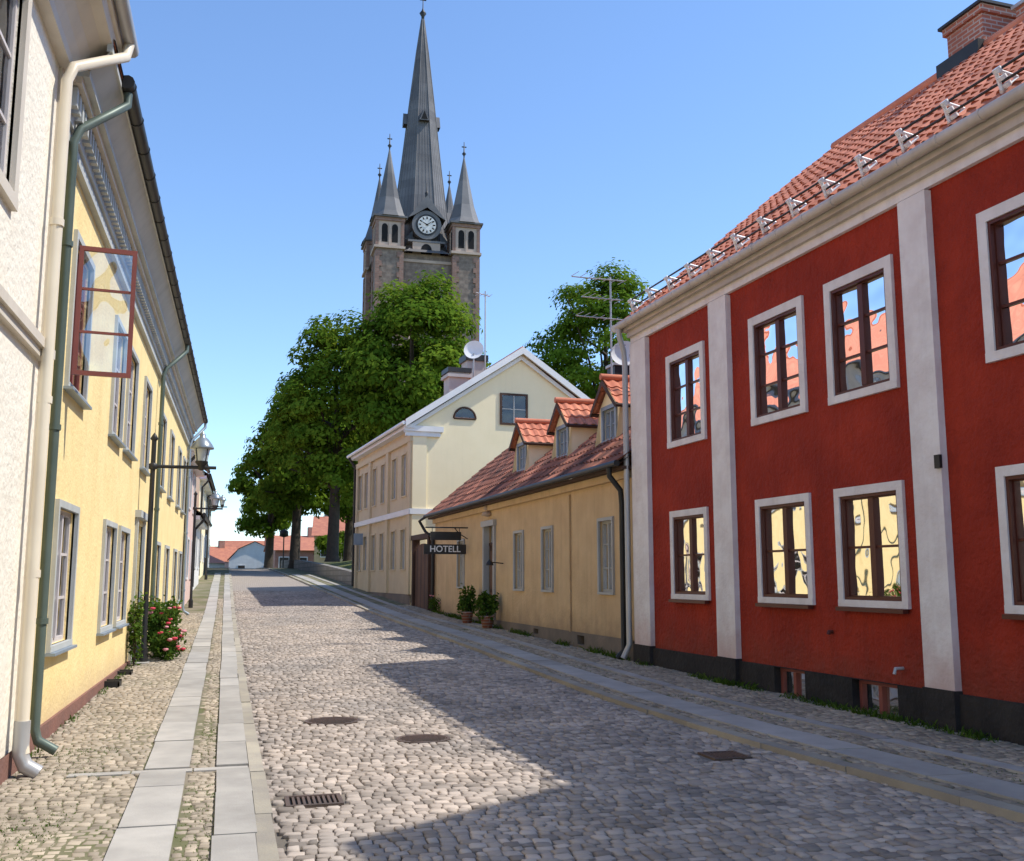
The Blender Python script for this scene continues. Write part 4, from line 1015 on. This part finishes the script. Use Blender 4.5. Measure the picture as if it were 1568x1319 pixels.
# ------------------------------------------------------------ plants
def plant(name, x, y, rx, ry, h, nleaf, seed, ls=.06, flowers=(), zb=.06, mat=m_bush, fr=(.03, .05)):
    rs = np.random.RandomState(seed); zg = gz(y) + zb; b = B(name, (x, y, zg))
    for k in range(9):
        a = rs.uniform(0, 6.28); e = (rx * .6 * math.cos(a), ry * .6 * math.sin(a), h * rs.uniform(.6, .95))
        b.tube('stems', m_bark if h > .5 else m_bush, [(e[0] * .1, e[1] * .1, 0), (e[0] * .5, e[1] * .5, e[2] * .55), e], [.012, .008, .004], 5)
    nc = 30; cc = rs.uniform(-1, 1, (nc, 3)) * np.array([rx, ry, h * .45]) * .85; cc[:, 2] += h * .52
    idx = rs.randint(0, nc, nleaf)
    pos = cc[idx] + rs.normal(size=(nleaf, 3)) * np.array([rx * .2, ry * .2, h * .1]); pos[:, 2] = np.abs(pos[:, 2]) + .01
    nrm = rs.normal(size=(nleaf, 3)) + np.array([.3, 0, .8]); nrm /= np.linalg.norm(nrm, axis=1)[:, None]
    t1 = np.cross(nrm, rs.normal(size=(nleaf, 3))); t1 /= np.linalg.norm(t1, axis=1)[:, None]; t2 = np.cross(nrm, t1)
    s1 = (ls * rs.uniform(.6, 1.3, nleaf))[:, None]
    v = np.stack([pos - t1 * s1 * .6, pos - t2 * s1 * .35, pos + t1 * s1 * .6, pos + t2 * s1 * .35], 1).reshape(-1, 3)
    b.kids.append(fastmesh('leaves', v, np.arange(nleaf * 4).reshape(-1, 4), [mat], None, rs.uniform(0, 1, nleaf), None))
    for (mt, nf) in flowers:
        for k in range(nf):
            a = rs.uniform(-2.6, .9)
            p = (rx * 1.12 * math.cos(a) * rs.uniform(.7, 1.05), ry * 1.12 * math.sin(a) * rs.uniform(.7, 1.05), h * rs.uniform(.15, 1.02))
            r_ = rs.uniform(*fr)
            b.lathe('blossoms', mt, p, [(.005, -r_ * .6), (r_, -r_ * .2), (r_ * 1.05, r_ * .3), (r_ * .5, r_ * .5), (r_ * .4, r_ * .2), (.002, r_ * .4)], 7)
    b.done()
plant('rose_bush', -1.34, 19.3, .28, .55, 1.0, 3000, 41, .07, ((m_petal, 13), (m_petalp, 7)))
plant('rose_bush', -1.2, 18.6, .26, .3, .5, 1200, 42, .06, ((m_petal, 8), (m_petalp, 4)))
plant('climbing_plant', -1.64, 17.7, .10, .25, 1.1, 700, 43, .06)
plant('potted_shrub', 6.05, 25.2, .22, .25, .6, 700, 44, .1, (), .3)
plant('potted_shrub', 5.95, 27.1, .22, .22, .7, 600, 45, .1, (), .3)
plant('rose_shrub', 6.05, 32.3, .2, .25, .5, 500, 46, .05, ((m_petalp, 5),), .1)
for (x, y) in ((6.05, 25.2), (5.95, 27.1)):
    b = B('flower_pot', (x, y, gz(y) + .07)); b.lathe('pot', m_brick, (0, 0, 0), [(.001, 0), (.12, 0), (.17, .26), (.19, .27), (.19, .31), (.15, .31), (.14, .27)], 14); b.done()
def weeds(name, line, n, hmax, spread, seed, clus=14):
    rs = np.random.RandomState(seed); cl = rs.uniform(0, 1, clus); vs = []; rv = []
    b = B(name)
    for k in range(n):
        t = np.clip(cl[int(clus * rs.uniform() ** 1.6)] + rs.normal(0, .012), 0, 1); x, y = line(t); x += rs.uniform(-1, 1) * spread
        z = gz(y) + HS - .01; h = hmax * rs.uniform(.25, 1) * rs.uniform(.4, 1); a = rs.uniform(0, 6.28); w_ = rs.uniform(.005, .014) * min(1, .35 + hmax * 5)
        lx, ly = rs.normal(0, .4 * h, 2)
        dx_, dy_ = math.cos(a) * w_, math.sin(a) * w_
        vs += [(x - dx_, y - dy_, z), (x + dx_, y + dy_, z), (x + lx + dx_ * .6, y + ly + dy_ * .6, z + h * .8), (x + lx * 1.5, y + ly * 1.5, z + h)]
        rv.append(rs.uniform(0, 1))
    b.kids.append(fastmesh('blades', np.array(vs), np.arange(len(vs)).reshape(-1, 4), [m_bush], None, rv, None)); b.done()
weeds('weeds', lambda t: (7.467 - .048 * (7 + 9.5 * t) - .16, 7 + 9.5 * t), 1900, .11, .09, 51, 22)
weeds('weeds', lambda t: (7.17 - .031 * (16.7 + 16 * t) - .12, 16.7 + 16 * t), 1700, .16, .08, 52, 22)
weeds('weeds', lambda t: (-1.68, 9 + 20 * t), 700, .08, .05, 53, 20)
weeds('grass_tufts', lambda t: (-1.35, 5.0 + 5.0 * t), 4000, .022, .36, 54, 70)
weeds('grass_tufts', lambda t: (-.22, 5.0 + 10.0 * t), 1500, .018, .1, 57, 70)
weeds('grass_tufts', lambda t: (xr(5 + 20 * t) + .92, 5 + 20 * t), 1200, .03, .15, 56, 40)

# ------------------------------------------------------------ light, sky, camera
S = V((4.3, -.9, 6.05)).normalized()
sun = bpy.data.lights.new('sun', 'SUN'); sun.energy = 5; sun.angle = math.radians(.5); sun.color = (1, .95, .86)
so = bpy.data.objects.new('sun', sun); so.rotation_euler = S.to_track_quat('Z', 'Y').to_euler(); so.location = (0, 0, 30); scene.collection.objects.link(so)
w = bpy.data.worlds.new('World'); scene.world = w; w.use_nodes = True
nt = w.node_tree; nt.nodes.clear()
sk = nt.nodes.new('ShaderNodeTexSky'); sk.sky_type = 'NISHITA'; sk.sun_disc = False
sk.sun_elevation = math.asin(S.z); sk.sun_rotation = math.atan2(S.x, S.y); sk.air_density = 1.0; sk.dust_density = .1; sk.ozone_density = 1.15
bg = nt.nodes.new('ShaderNodeBackground'); bg.inputs[1].default_value = .15
ow = nt.nodes.new('ShaderNodeOutputWorld')
col = mixc(nt, 1.0, sk.outputs[0], (1.22, 1.42, 1.66), 'MULTIPLY')
nt.links.new(col, bg.inputs[0]); nt.links.new(bg.outputs[0], ow.inputs[0])
cam = bpy.data.cameras.new('camera'); cam.sensor_width = 36; cam.lens = 35.36; cam.clip_start = .05; cam.clip_end = 5000
co = bpy.data.objects.new('camera', cam); co.location = (0, 0, 1.6); co.rotation_euler = (math.radians(90 + 8.31), 0, math.radians(-14.9))
scene.collection.objects.link(co); scene.camera = co
scene.view_settings.view_transform = 'Standard'; scene.view_settings.look = 'None'; scene.view_settings.exposure = 0
